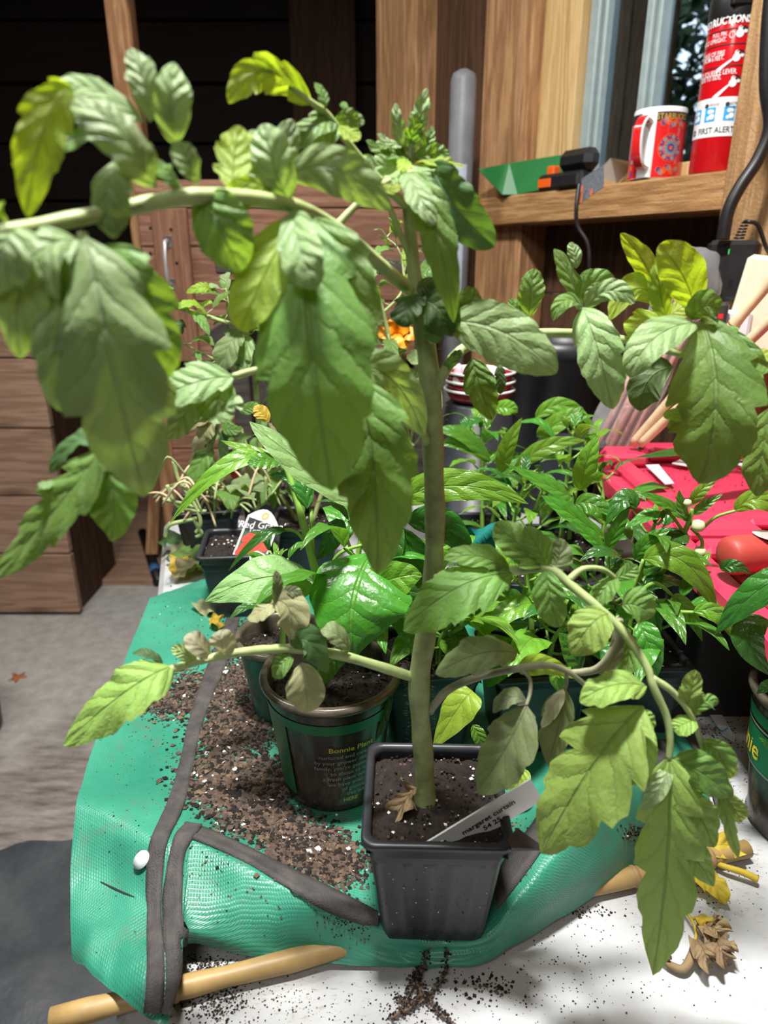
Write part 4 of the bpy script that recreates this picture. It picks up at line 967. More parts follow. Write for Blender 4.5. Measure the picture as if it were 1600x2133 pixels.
# D: stalk joining the side bud
D = petiole(tom, [(858,545,.366),(835,490,.36),(815,440,.357),(796,395,.355),(785,360,.354)], .0016, .0012)
lf(D, TOMP, (790,375,.354), (770,350,.346), (742,320,.348), 40, 15, lobes=3, dep=.4)
D2 = petiole(tom, [(700,472,.322),(745,425,.328),(780,395,.334),(812,375,.342)], .0018, .0012)
lf(D2, TOMY, (790,385,.336), (815,392,.336), (838,385,.34), 30, 160, lobes=2)
# growing tip
tip = petiole(tom, [(852,400,.368),(856,330,.369),(860,290,.37)], .002, .0012, name='shoot')
R = random.Random(21)
for (b, m, t, w_, mt_, ro) in (((862,318,.37),(872,255,.368),(891,183,.37),42,TOMP,8),((846,320,.37),(832,268,.366),(824,214,.368),30,TOMP,-20),((850,310,.37),(862,272,.366),(872,235,.366),34,TOM,30),((853,322,.37),(815,322,.36),(762,292,.356),36,TOM,20),((852,335,.37),(800,345,.355),(742,325,.352),40,TOMP,-15),((852,340,.37),(812,305,.362),(780,312,.358),34,TOM,30),((858,330,.37),(900,320,.364),(935,318,.366),40,TOM,20),((858,335,.37),(912,335,.36),(968,347,.36),30,TOMY,150),((850,345,.37),(825,370,.352),(798,402,.35),44,TOMP,10),((860,345,.37),(880,355,.352),(905,385,.35),46,TOMP,-25),((850,330,.368),(842,345,.35),(846,372,.348),34,TOMY,165),((845,300,.37),(818,300,.364),(786,278,.362),26,TOMP,25),((868,322,.37),(890,298,.366),(902,262,.368),28,TOM,20)):
    lf(tip, mt_, b, m, t, w_, ro, lobes=4, dep=.45, wav=.2, nv=4)
E_ = petiole(tom, [(852,395,.367),(850,375,.36),(848,362,.352),(860,360,.344)], .0018, .0012)
lf(E_, TOM, (850,362,.344), (905,470,.322), (945,672,.324), 82, 18, lobes=4, dep=.28, fold=.1)
lf(E_, TOMP, (845,360,.343), (872,405,.326), (905,470,.32), 60, -10, lobes=2, dep=.2)
F_ = petiole(tom, [(855,380,.368),(880,350,.366),(905,345,.362)], .0016, .001)
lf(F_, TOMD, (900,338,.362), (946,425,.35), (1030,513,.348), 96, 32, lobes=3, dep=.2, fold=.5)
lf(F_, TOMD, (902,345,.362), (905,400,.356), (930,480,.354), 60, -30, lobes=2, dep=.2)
# dark tuft in the middle of the stem
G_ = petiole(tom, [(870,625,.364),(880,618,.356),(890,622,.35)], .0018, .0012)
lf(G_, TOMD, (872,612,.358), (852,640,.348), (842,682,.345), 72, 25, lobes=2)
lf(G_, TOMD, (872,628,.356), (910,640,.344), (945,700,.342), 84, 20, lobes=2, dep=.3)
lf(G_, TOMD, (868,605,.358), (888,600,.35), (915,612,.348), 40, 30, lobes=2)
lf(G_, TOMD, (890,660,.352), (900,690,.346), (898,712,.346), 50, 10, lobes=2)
# H: leaf to the right of the stem
H_ = petiole(tom, [(890,715,.363),(912,690,.352),(935,672,.345),(1000,680,.342)], .0020, .0012)
lf(H_, TOMP, (925,672,.346), (1042,690,.335), (1160,777,.33), 128, 10, lobes=3, dep=.12, fold=.1)
lf(H_, TOM, (935,665,.346), (975,630,.345), (998,612,.345), 50, 20, lobes=2, dep=.3)
lf(H_, TOM, (985,745,.38), (998,800,.376), (1026,874,.376), 68, 15, lobes=3, dep=.25)
lf(H_, TOMD, (1040,760,.38), (1042,790,.378), (1042,822,.378), 26, 15, lobes=2)
# sucker
S_ = petiole(tom, [(903,815,.362),(918,790,.36),(935,755,.358),(960,735,.37)], .0032, .002, STEM)
lf(S_, TOMD, (925,775,.358), (945,748,.352), (962,730,.352), 22, 30, lobes=2)
# I: big leaf on the right
I_ = petiole(tom, [(906,808,.363),(960,730,.378),(1040,700,.395),(1120,694,.40),(1210,695,.40),(1300,708,.40),(1390,730,.395),(1470,748,.388),(1560,762,.382)], .0030, .0018)
lf(I_, TOM, (1102,662,.40), (1105,610,.395), (1114,560,.397), 56, 10, lobes=2, dep=.15)
lf(I_, TOM, (1098,668,.40), (1080,650,.396), (1062,622,.396), 38, 20, lobes=2, dep=.3)
lf(I_, TOM, (1212,640,.395), (1188,580,.39), (1155,518,.392), 46, 25, lobes=2, dep=.2)
lf(I_, TOMP, (1200,560,.392), (1198,530,.392), (1187,505,.394), 30, 10, lobes=1)
lf(I_, TOM, (1218,645,.392), (1180,625,.38), (1152,668,.378), 42, 15, lobes=1, dep=.15)
lf(I_, TOMP, (1218,642,.392), (1270,606,.384), (1322,632,.38), 48, 10, lobes=2, dep=.15)
lf(I_, TOM, (1215,625,.395), (1235,590,.396), (1282,590,.396), 50, 25, lobes=2, dep=.2)
lf(I_, TOMP, (1214,640,.39), (1246,735,.372), (1276,852,.372), 96, 12, lobes=3, dep=.2, fold=.3)
lf(I_, TOMY, (1388,655,.395), (1350,562,.394), (1293,486,.396), 48, 155, lobes=2, dep=.12, fold=.5)
lf(I_, TOMY, (1390,665,.393), (1375,605,.39), (1372,543,.392), 46, 165, lobes=1, dep=.1)
lf(I_, TOMY, (1385,645,.396), (1325,600,.394), (1270,667,.39), 62, 170, lobes=3, dep=.3)
lf(I_, TOMY, (1385,660,.397), (1345,680,.396), (1315,706,.394), 84, 172, lobes=2, dep=.25)
lf(I_, TOMY, (1390,660,.395), (1420,640,.394), (1450,620,.394), 50, 160, lobes=2, dep=.3)
lf(I_, TOMY, (1447,642,.382), (1420,572,.374), (1374,509,.374), 90, 172, lobes=1, dep=.05)
lf(I_, TOM, (1462,662,.376), (1492,835,.348), (1456,1007,.352), 198, 12, lobes=4, dep=.4, fold=.12, cup=-.35)
lf(I_, TOMP, (1450,672,.375), (1365,705,.355), (1312,787,.352), 88, 8, lobes=1, dep=.08)
lf(I_, TOM, (1440,668,.376), (1465,640,.37), (1500,645,.366), 70, 25, lobes=2, dep=.2)
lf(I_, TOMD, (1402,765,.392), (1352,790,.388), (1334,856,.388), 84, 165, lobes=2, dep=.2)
lf(I_, TOM, (1500,680,.37), (1548,760,.355), (1562,838,.352), 82, 22, lobes=2, dep=.35)
lf(I_, TOMY, (1440,870,.36), (1410,862,.358), (1382,868,.358), 30, 160, lobes=1)
lf(I_, TOM, (1602,850,.372), (1590,940,.366), (1576,1034,.366), 80, 20, lobes=2, dep=.2)
lf(I_, TOMY, (1562,765,.382), (1580,745,.38), (1615,742,.378), 42, 160, lobes=2, dep=.2)
fb = MB()
for (px, py) in ((1487,828),(1500,836),(1520,822),(1478,838)):
    q = P(px, py, .368); fb.lathe(q, [(0, -.0045), (.0022, -.003), (.0028, 0), (.0018, .003), (0, .005)], 10, Matrix.Rotation(1.1, 3, 'Y'))
fb.build('flower_buds', PETI, tom, True)
# J: large leaf hanging on the lower right
J_ = petiole(tom, [(905,1225,.361),(980,1200,.35),(1060,1190,.34),(1140,1184,.332),(1190,1220,.325),(1250,1270,.317),(1300,1318,.31),(1345,1385,.303),(1362,1432,.298),(1388,1490,.295),(1396,1540,.292),(1394,1580,.29)], .0030, .0017)
lf(J_, TOM, (1068,1195,.335), (955,1225,.322), (840,1312,.325), 132, 10, lobes=4, dep=.32, fold=.15)
lf(J_, TOM, (1062,1192,.336), (1000,1160,.334), (925,1165,.334), 62, 15, lobes=2, dep=.3)
lf(J_, TOM, (1132,1182,.332), (1080,1135,.334), (1030,1093,.336), 86, 15, lobes=2, dep=.25)
lf(J_, TOM, (1138,1182,.332), (1120,1140,.332), (1092,1100,.334), 55, -20, lobes=2, dep=.2)
lf(J_, TOMG, (1150,1185,.335), (1165,1160,.338), (1160,1122,.34), 60, 20, lobes=2, dep=.3)
lf(J_, TOM, (1138,1186,.33), (1146,1245,.322), (1166,1306,.322), 70, 15, lobes=1, dep=.12)
lf(J_, TOML, (1268,1280,.31), (1232,1302,.303), (1190,1364,.304), 98, 8, lobes=1, dep=.1, fold=.1)
lf(J_, TOM, (1296,1262,.312), (1326,1262,.308), (1360,1285,.308), 76, 15, lobes=2, dep=.25)
lf(J_, TOML, (1348,1430,.298), (1275,1428,.292), (1208,1462,.293), 78, 15, lobes=2, dep=.25)
lf(J_, TOML, (1340,1470,.295), (1240,1590,.284), (1127,1778,.288), 205, 10, lobes=4, dep=.6, fold=.12, cup=-.25)
lf(J_, TOML, (1335,1500,.293), (1330,1560,.29), (1318,1635,.292), 75, 15, lobes=1, dep=.1)
lf(J_, TOML, (1320,1495,.294), (1345,1500,.292), (1357,1520,.293), 38, 10, lobes=0)
lf(J_, TOML, (1394,1575,.29), (1390,1790,.278), (1360,2032,.288), 138, 8, lobes=5, dep=.7, fold=.15, cup=-.3)
lf(J_, TOM, (1400,1580,.29), (1460,1610,.286), (1526,1660,.288), 78, 20, lobes=2, dep=.15)
lf(J_, TOML, (1402,1660,.288), (1450,1690,.283), (1486,1765,.285), 92, 14, lobes=2, dep=.3)
lf(J_, TOML, (1398,1750,.286), (1440,1778,.283), (1487,1847,.284), 66, 14, lobes=1, dep=.15)
lf(J_, TOMP, (1392,1595,.29), (1374,1640,.282), (1338,1685,.284), 40, 165, lobes=1, dep=.1)
J2 = petiole(tom, [(1358,1412,.30),(1400,1440,.298),(1440,1490,.296),(1465,1560,.295),(1490,1620,.294),(1520,1700,.294)], .0020, .0010)
lf(J2, TOML, (1430,1475,.296), (1440,1440,.296), (1447,1395,.298), 48, 25, lobes=2, dep=.35)
lf(J2, TOM, (1440,1490,.296), (1470,1462,.294), (1494,1468,.294), 40, 20, lobes=1)
lf(J2, TOML, (1450,1500,.296), (1425,1508,.292), (1404,1522,.292), 46, 10, lobes=0)
lf(J2, TOM, (1462,1540,.295), (1500,1575,.291), (1522,1622,.292), 56, 30, lobes=2, dep=.3)
lf(J2, TOML, (1495,1640,.294), (1526,1680,.291), (1546,1712,.292), 48, 25, lobes=1)
lf(J2, TOML, (1500,1650,.294), (1518,1720,.29), (1537,1788,.291), 26, 40, lobes=2)
J3 = petiole(tom, [(1185,1208,.327),(1215,1185,.33),(1255,1186,.333),(1282,1205,.335)], .0019, .0012)
lf(J3, TOM, (1284,1203,.335), (1262,1225,.33), (1234,1262,.33), 50, 20, lobes=1, dep=.12)
lf(J3, TOM, (1280,1205,.335), (1312,1190,.335), (1320,1175,.336), 34, 20, lobes=1)
# K: purplish leaf low on the right
K_ = petiole(tom, [(895,1482,.360),(930,1440,.355),(990,1412,.345),(1080,1392,.335),(1140,1386,.332),(1185,1400,.33),(1225,1432,.33)], .0027, .0015, PETG)
K_['label'] = 'purplish petiole'
lf(K_, TOMG, (1078,1362,.336), (1000,1362,.33), (908,1405,.332), 88, 12, lobes=3, dep=.18)
lf(K_, PEPY, (1080,1400,.333), (1130,1385,.34), (1205,1415,.345), 55, 30, kind='p')
K2 = petiole(tom, [(1088,1395,.334),(1104,1415,.33),(1104,1445,.325),(1096,1470,.32)], .0013, .0010, PETG)
lf(K2, TOMG, (1097,1468,.32), (1056,1555,.312), (994,1648,.315), 116, 12, lobes=3, dep=.18)
lf(K2, TOMG, (1098,1470,.321), (1065,1452,.321), (1027,1485,.323), 48, 20, lobes=1)
K3 = petiole(tom, [(1180,1396,.331),(1180,1425,.331),(1174,1440,.33)], .0012, .0009, PETG)
lf(K3, TOMG, (1176,1432,.33), (1165,1510,.325), (1140,1592,.327), 74, 35, lobes=2, dep=.15, fold=.6)
lf(K3, TOMB, (1174,1435,.329), (1150,1475,.324), (1128,1515,.325), 34, 200, lobes=1)
K4 = petiole(tom, [(1190,1402,.331),(1240,1395,.333),(1268,1370,.335),(1285,1330,.337),(1288,1290,.338)], .0020, .0028, PETG)
lf(K4, TOMB, (1240,1398,.332), (1280,1370,.333), (1290,1300,.336), 36, 200, lobes=1, fold=.6)
lf(K4, TOM, (1286,1330,.337), (1310,1360,.333), (1290,1415,.332), 52, 30, lobes=2)
# L: low leaf reaching left over the bag
L_ = petiole(tom, [(858,1410,.360),(790,1388,.352),(700,1363,.342),(605,1351,.333),(520,1356,.322),(450,1368,.313),(350,1396,.302)], .0032, .0020)
lf(L_, TOML, (360,1388,.304), (262,1442,.286), (132,1552,.288), 122, 10, lobes=4, dep=.2, fold=.12)
lf(L_, TOMD, (340,1385,.303), (310,1362,.302), (276,1360,.302), 26, 30, lobes=1)
lf(L_, TOMB, (440,1368,.313), (415,1345,.306), (388,1322,.307), 52, 185, lobes=1, dep=.12)
lf(L_, TOMB, (462,1364,.315), (462,1340,.309), (452,1316,.31), 56, 185, lobes=1, dep=.12)
lf(L_, TOML, (405,1382,.308), (385,1362,.304), (357,1350,.305), 34, 160, lobes=1)
lf(L_, TOMB, (360,1392,.302), (335,1430,.298), (308,1450,.298), 40, 30, lobes=1)
L2 = petiole(tom, [(610,1348,.333),(600,1310,.336),(582,1275,.338),(566,1255,.338)], .0014, .001, PETG)
lf(L2, TOMB, (566,1250,.338), (602,1270,.332), (606,1332,.33), 78, 20, lobes=2, dep=.25)
lf(L2, TOMB, (566,1258,.338), (548,1270,.334), (516,1288,.334), 44, 25, lobes=2, dep=.2)
lf(L2, TOMG, (572,1262,.338), (578,1225,.336), (574,1188,.338), 26, 30, lobes=1)
lf(L2, TOMG, (580,1240,.337), (605,1232,.336), (630,1238,.336), 24, 20, lobes=1)
lf(L_, TOMD, (615,1352,.332), (640,1335,.324), (682,1402,.323), 66, 15, lobes=1, dep=.12)
lf(L_, TOMB, (628,1380,.33), (636,1430,.323), (642,1484,.324), 84, 8, lobes=1, dep=.1, fold=.3)
lf(L_, TOM, (612,1372,.33), (588,1382,.327), (570,1412,.327), 50, 15, lobes=0)
lf(L_, TOMG, (728,1358,.343), (702,1322,.337), (668,1312,.338), 50, 25, lobes=1, dep=.1)
# M: leaf hanging in front of the stem
M_ = petiole(tom, [(892,925,.361),(868,880,.345),(820,820,.328),(770,782,.315),(738,775,.308),(736,800,.304)], .0024, .0014)
lf(M_, TOM, (738,790,.305), (775,960,.288), (786,1196,.292), 178, 12, lobes=4, dep=.35, fold=.15, cup=-.3)
lf(M_, TOMP, (728,772,.308), (818,790,.315), (882,908,.335), 98, 14, lobes=2, dep=.12)
lf(M_, TOM, (742,800,.304), (720,850,.298), (700,920,.298), 48, 20, lobes=2, dep=.25)
# withered leaf, root and seed leaves at the pot
dr = MB()
lf(tom, DRY, (868,1640,.352), (845,1668,.348), (805,1738,.342), 48, 30, lobes=2, wav=.5, name='withered_leaf', fold=.5)
lf(tom, DRY, (825,1715,.346), (800,1735,.343), (785,1722,.343), 26, 30, lobes=1, wav=.5, name='withered_leaf')
rt = MB(); R = random.Random(4)
rootp = [[(905,1950,.020),(890,1975,.012),(885,2010,.008),(868,2040,.004),(875,2070,.003),(850,2095,.003),(815,2122,.003)], [(930,1955,.020),(932,1985,.012),(925,2030,.006),(905,2060,.003),(880,2085,.003),(835,2110,.003)], [(875,2070,.003),(900,2085,.003),(915,2110,.003),(940,2128,.003)], [(868,2040,.004),(850,2075,.003),(845,2090,.003),(830,2075,.003)], [(905,1950,.020),(915,1946,.022),(930,1955,.020)], [(880,2010,.006),(862,2030,.003),(856,2060,.003)]]
cr_ = MB()
for pth in rootp:
    q = spline([PZ(*a) for a in pth], 7); rt.tube(q, [R.uniform(.0005, .0011) for _ in q], 5)
    for a in q:
        for _ in range(5): cr_.crumb(a+V((R.gauss(0, .0014), R.gauss(0, .0014), abs(R.gauss(0, .0006)))), R.uniform(.0004, .0013), R.choice((0, 0, 1)), R)
rt.build('roots', BARK, tom, True); cr_.build('root_soil', [SOIL, SOILB], tom, kind='stuff')
# white name tag stuck slantwise in the pot
A1, A2_, A3, A4 = P(918,1736,.323), P(1105,1622,.336), P(1133,1660,.328), P(1062,1706,.324)
tg = thing('plant_tag', (A1+A4)/2, 'white plant tag with black lettering slanting out of the front black pot', 'plant tag')
O_ = A1; e1 = (A2_-A1); e1n = e1.normalized(); e2 = V((0, .10, -1)); e2 = (e2-e1n*e2.dot(e1n)).normalized(); nn = e2.cross(e1n); nn = nn if nn.dot(CAM-A1) > 0 else -nn
wt = .023; Lt = e1.length
o0 = O_-e1n*.02
q = [o0, o0+e1n*(Lt+.02-.003), o0+e1n*(Lt+.02), o0+e1n*(Lt+.02)+e2*(wt-.003), o0+e1n*(Lt+.02-.003)+e2*wt, o0+e1n*(Lt-.004)+e2*wt, o0+e1n*(Lt-.006)+e2*(wt+.0008), o0+e2*wt]
mb = MB(); k = len(q); th = nn*.0006
mb.add([a+th for a in q]+[a-th for a in q], [tuple(range(k)), tuple(range(2*k-1, k-1, -1))]+[(i, k+i, k+(i+1) % k, (i+1) % k) for i in range(k)])
mb.build('tag_card', LABW, tg)
tx = MB(); ey_ = -e2
text_plane(tx, 'margaret curtain', .0060, o0+e1n*(Lt+.02-.0150)+e2*(wt*.40)+nn*.0011, e1n, ey_, 0, 'RIGHT', .00016, .92)
text_plane(tx, '54 25', .0060, o0+e1n*(Lt+.02-.0275)+e2*(wt*.70)+nn*.0011, e1n, ey_, 0, 'RIGHT', .00016, .92)
tx.build('lettering', INK, tg)
# ---------------------------------------------------------------- pepper plants and the rest of the table
def pl(par, mt, b, m, t, w_, roll=0, **k):
    k.setdefault('kind', 'p'); k.setdefault('fold', .28); k.setdefault('cup', -.2); k.setdefault('wav', .05); k.setdefault('name', 'leaf')
    return lf(par, mt, b, m, t, w_, roll, **k)
def stemtube(par, pts, r0, r1, mt=None, name='stem'):
    ps = spline([V(p) for p in pts], 6)
    return MB().tube(ps, lerpl([r0, r1], len(ps)), 8).build(name, mt or PSTEM, par, True)
def autopepper(par, base, h, n, seed, ll=.06, mats=None, lean=(0, 0), top=True, wr=.50):
    """stem with spiralling leaves on short stalks"""
    R = random.Random(seed); base = V(base); mats = mats or [PEP, PEP, PEPL, PEPD]
    tipp = base+V((lean[0], lean[1], h)); midp = base+V((lean[0]*.3+R.uniform(-.006, .006), lean[1]*.3+R.uniform(-.006, .006), h*.55))
    sp_ = spline([base, midp, tipp], 8); mb = MB().tube(sp_, lerpl([.0032, .0016], len(sp_)), 8)
    ang = R.uniform(0, 6.28)
    for i in range(n):
        f = .28+.72*(i/max(1, n-1)); k = min(int(f*(len(sp_)-1)), len(sp_)-1); p = sp_[k]; ang += 2.4+R.uniform(-.4, .4)
        L = ll*(1.05-.55*f**3)*R.uniform(.75, 1.15); d = V((math.cos(ang), math.sin(ang), 0)); el = (.15+.75*f**2)+R.uniform(-.2, .2)
        st_ = L*.38; b = p+d*st_*.9+V((0, 0, st_*(.35+.4*f))); mb.tube(spline([p, (p+b)/2+V((0, 0, -.002)), b], 3), [.0013]*7, 5)
        m = b+d*L*.5*math.cos(el)+V((0, 0, L*.5*math.sin(el)+L*.10)); t = b+d*L*math.cos(el*.4)+V((0, 0, L*math.sin(el)*.55-L*.22*(1-f)))
        mkleaf('leaf', R.choice(mats), par, b, m, t, L*wr*R.uniform(.85, 1.2), R.uniform(-15, 15), kind='p', fold=.3, cup=-.2, wav=.06, up=V((0, 0, 1)), seed=seed*50+i, nu=16, nv=4)
    if top:
        for j in range(5):
            a = R.uniform(0, 6.28); d = V((math.cos(a), math.sin(a), 0)); L = ll*.35*R.uniform(.7, 1.2)
            mkleaf('leaf', PEPL, par, tipp, tipp+d*L*.3+V((0, 0, L*.5)), tipp+d*L*.7+V((0, 0, L*.7)), L*.4, 0, kind='p', up=V((0, 0, 1))-d*.5, seed=seed*70+j, nu=10, nv=3)
    mb.build('stem', PSTEM, par, True)
GRP = 'potted plants on the table'
# pepper in the printed round pot
C1 = V((PX(692, .475, .07), .478, .0185))
bp = thing('pepper_plant', C1, 'pepper plant with big glossy leaves in a round printed pot left of the tomato', 'potted plant', GRP)
roundpot(bp, C1, .0535, .0405, .108, CUP, RIMC)
tr_ = (.0535-.0405)*.86/(.108*.86)
rr_ = lambda z: .0405+(.0535-.0405)*(z/.108)+.0006
fa_ = math.atan2(-C1.y, -C1.x)
def cone_patch(c, a0, a1, z0, z1, n=40):
    return MB().grid([[V((c[0]+rr_(z)*math.cos(a0+(a1-a0)*i/n), c[1]+rr_(z)*math.sin(a0+(a1-a0)*i/n), c[2]+z)) for i in range(n+1)] for z in (z0, z1)])
cone_patch(C1, fa_-2.2, fa_+1.2, .082, .091).build('green_band', GBAND, bp, True)
cone_patch(C1, fa_-2.2, fa_-.78, .012, .082, 24).build('green_band', GBAND, bp, True)
tx = MB(); text_cyl(tx, 'Bonnie Plant', .0066, C1, rr_(.067)+.0003, .067, fa_+.30, 0, .0001, tr_, fx=1.1); tx.build('yellow_lettering', YTXT, bp)
tx = MB()
for i, s_ in enumerate(('nurtured and cared', 'by your grower near', 'family, you\'re getting', 'to about to let', 'a fresh plant with', 'we have over a', 'of grower', 'this one')):
    z = .060-.0057*i; text_cyl(tx, s_, .0053, C1, rr_(z)+.0003, z, fa_+.62, 0, 0, tr_, 'RIGHT')
tx.build('white_lettering', GTXT, bp)
tx = MB(); text_cyl(tx, 'HERE', .0053, C1, rr_(.012)+.0003, .0135, fa_+.45, 0, 0, tr_, 'RIGHT'); tx.build('yellow_lettering', YTXT, bp)
stemtube(bp, [P(672,1420,.475), P(665,1240,.478), P(642,1130,.49), P(612,1020,.505), P(588,955,.515)], .0042, .0020)
stemtube(bp, [P(648,1150,.488), P(620,1110,.485), P(592,1103,.48)], .0014, .0011)
stemtube(bp, [P(668,1240,.478), P(700,1160,.48), P(755,1135,.48)], .0016, .0013)
stemtube(bp, [P(668,1250,.478), P(655,1225,.478), P(642,1218,.478)], .0016, .0013)
stemtube(bp, [P(655,1190,.482), P(650,1110,.495), P(648,1060,.505)], .0018, .0014)
pl(bp, PEP, (775,1150,.475), (735,1255,.435), (738,1372,.425), 305, 6, fold=.12, cup=-.3, nv=7)
pl(bp, PEPG, (655,1212,.478), (548,1205,.452), (427,1253,.45), 160, 10, fold=.15)
pl(bp, PEP, (722,1340,.46), (690,1382,.448), (667,1432,.446), 66, 20)
pl(bp, PEPG, (768,1062,.5), (622,960,.48), (520,878,.485), 112, 25, fold=.2)
pl(bp, PEPL, (556,958,.51), (468,975,.495), (354,1090,.485), 62, 20, fold=.4)
pl(bp, PEPL, (592,958,.512), (525,940,.51), (460,917,.51), 40, 20)
pl(bp, PEP, (590,955,.512), (545,960,.498), (515,965,.494), 60, 15)
pl(bp, PEPL, (588,950,.512), (565,920,.508), (530,905,.508), 36, 20)
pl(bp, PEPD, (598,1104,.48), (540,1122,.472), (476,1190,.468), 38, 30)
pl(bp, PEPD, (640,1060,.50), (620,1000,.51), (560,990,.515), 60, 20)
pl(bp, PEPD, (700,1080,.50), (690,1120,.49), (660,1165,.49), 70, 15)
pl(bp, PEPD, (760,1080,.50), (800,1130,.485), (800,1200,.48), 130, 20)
pl(bp, PEP, (780,1060,.50), (810,960,.50), (825,880,.505), 90, 25)
pl(bp, PEPL, (740,1240,.46), (820,1205,.45), (880,1200,.45), 110, 25)
pl(bp, PEPL, (828,1046,.49), (950,1012,.475), (1101,1050,.47), 98, 14, fold=.22)
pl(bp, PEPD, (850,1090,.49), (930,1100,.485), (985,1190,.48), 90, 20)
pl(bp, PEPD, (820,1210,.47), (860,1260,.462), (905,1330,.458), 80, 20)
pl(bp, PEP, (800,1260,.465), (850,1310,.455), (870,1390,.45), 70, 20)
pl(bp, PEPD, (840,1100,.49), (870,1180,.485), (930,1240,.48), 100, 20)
pl(bp, PEPD, (800,1430,.455), (790,1500,.45), (755,1560,.452), 36, 40, cup=-.9)
autopepper(bp, P(760,1330,.49), .10, 9, 31, .06, [PEP, PEPD, PEP])
# second pot close behind it
C2 = V((PX(590, .575, .05), .585, .013)); p2 = thing('pepper_plant', C2, 'small pepper in a greenish round pot half hidden behind the printed pot', 'potted plant', GRP)
roundpot(p2, C2, .043, .033, .085, plain('green_pot', (.03, .10, .075), .3, var=.5, nscale=40), RIMC)
autopepper(p2, C2+V((0, 0, .07)), .09, 7, 5, .05, [PEP, PEPD])
# tag pots on the left
def pot_with(c, name, label, rz=0, top=.09, bot=.066, h=.09, cat='potted plant'):
    t = thing(name, c, label, cat, GRP); z = sqpot(t, c, top, bot, h, rz, rib=False); return t, V(c)+V((0, 0, z))
rg = V((PX(505, .80, .05), .805, .012)); t1, q1 = pot_with(rg, 'seedling_pot', 'square black pot of bark soil with the red tomato picture tag in it', .1, .098, .07)
tg = thing('picture_tag', P(520,1150,.775), 'white picture tag showing red tomatoes under a black title band', 'plant tag')
from mathutils.geometry import intersect_line_plane
a, b, c, d = P(485,1155,.775), P(517,1073,.80), P(580,1096,.80), P(556,1160,.772)
c = intersect_line_plane(CAM, c, a, (b-a).cross(d-a))
nn = (b-a).cross(d-a).normalized(); nn = nn if nn.dot(CAM-a) > 0 else -nn
def card(mb, a, b, c, d, u0, u1, v0, v1, off, m=0, th=0):
    f = lambda u, v: (a*(1-u)+d*u)*(1-v)+(b*(1-u)+c*u)*v
    q = [f(u0, v0), f(u1, v0), f(u1, v1), f(u0, v1)]
    mb.add([x+nn*off for x in q], [(0, 1, 2, 3)], m)
mb = MB(); arc = [b+(c-b)*(k/8)+(b-a).normalized()*(.014*math.sin(k/8*math.pi)) for k in range(9)]
pts = [a]+[d]+arc[::-1]; k = len(pts); mb.add([x+nn*.0005 for x in pts]+[x-nn*.0005 for x in pts], [tuple(range(k)), tuple(range(2*k-1, k-1, -1))]+[(i, k+i, k+(i+1) % k, (i+1) % k) for i in range(k)]); mb.build('tag_card', LABW, tg)
mb = MB(); card(mb, a, b, c, d, .06, .95, .62, .97, .0010); mb.build('title_band', INK, tg)
mb = MB(); card(mb, a, b, c, d, .06, .95, .02, .61, .0010); mb.build('picture_ground', plain('picture_green', (.03, .10, .05), .4, var=.5, nscale=150), tg)
mb = MB(); R = random.Random(8); f = lambda u, v: (a*(1-u)+d*u)*(1-v)+(b*(1-u)+c*u)*v
exx, eyy = (d-a).normalized(), (b-a).normalized()
for u, v, r_ in ((.35,.2,.0105),(.62,.13,.0085),(.8,.28,.008),(.2,.08,.007),(.3,.5,.006),(.45,.52,.0055),(.6,.48,.006),(.22,.42,.0055),(.75,.5,.005),(.55,.35,.007)):
    p = f(u, v)+nn*(.0014+.0003*R.random()); mb.add([p]+[p+exx*r_*math.cos(q*.524)+eyy*r_*.85*math.sin(q*.524) for q in range(12)], [(0, 1+q, 1+(q+1) % 12) for q in range(12)])
mb.build('tomato_picture', plain('tomato_print', (.62, .05, .025), .35, var=.3, nscale=120), tg)
tx = MB(); text_plane(tx, "'Red Grape'", .0125, f(.5, .85)+nn*.0013, exx, eyy); text_plane(tx, 'Tomato', .008, f(.5, .70)+nn*.0013, exx, eyy); tx.build('lettering', LABW, tg)
mb = MB(); p = b+(c-b)*.52+eyy*.006+nn*.001; mb.lathe(p, [(.0025, 0), (.0048, 0)], 14, Matrix((exx, eyy, nn)).transposed()); mb.build('emblem', GOLD, tg)
sq = thing('seed_tag', P(535,1165,.74), 'small green and yellow seed tag below the picture tag', 'plant tag')
a, b, c, d = P(520,1185,.735), P(520,1152,.745), P(552,1155,.745), P(556,1185,.735); mb = MB(); nn = V((0, -.8, .6)); mb.add([a, d, c, (b+c)/2+V((0, 0, .004)), b], [(0, 1, 2, 3, 4)]); mb.build('tag_card', LABW, sq)
mb = MB(); card(mb, a, b, c, d, .1, .9, .05, .85, .0008); mb.build('green_panel', GREENP, sq)
mb = MB(); card(mb, a, b, c, d, .4, .75, .3, .7, .0014); mb.build('pepper_picture', GOLD, sq)
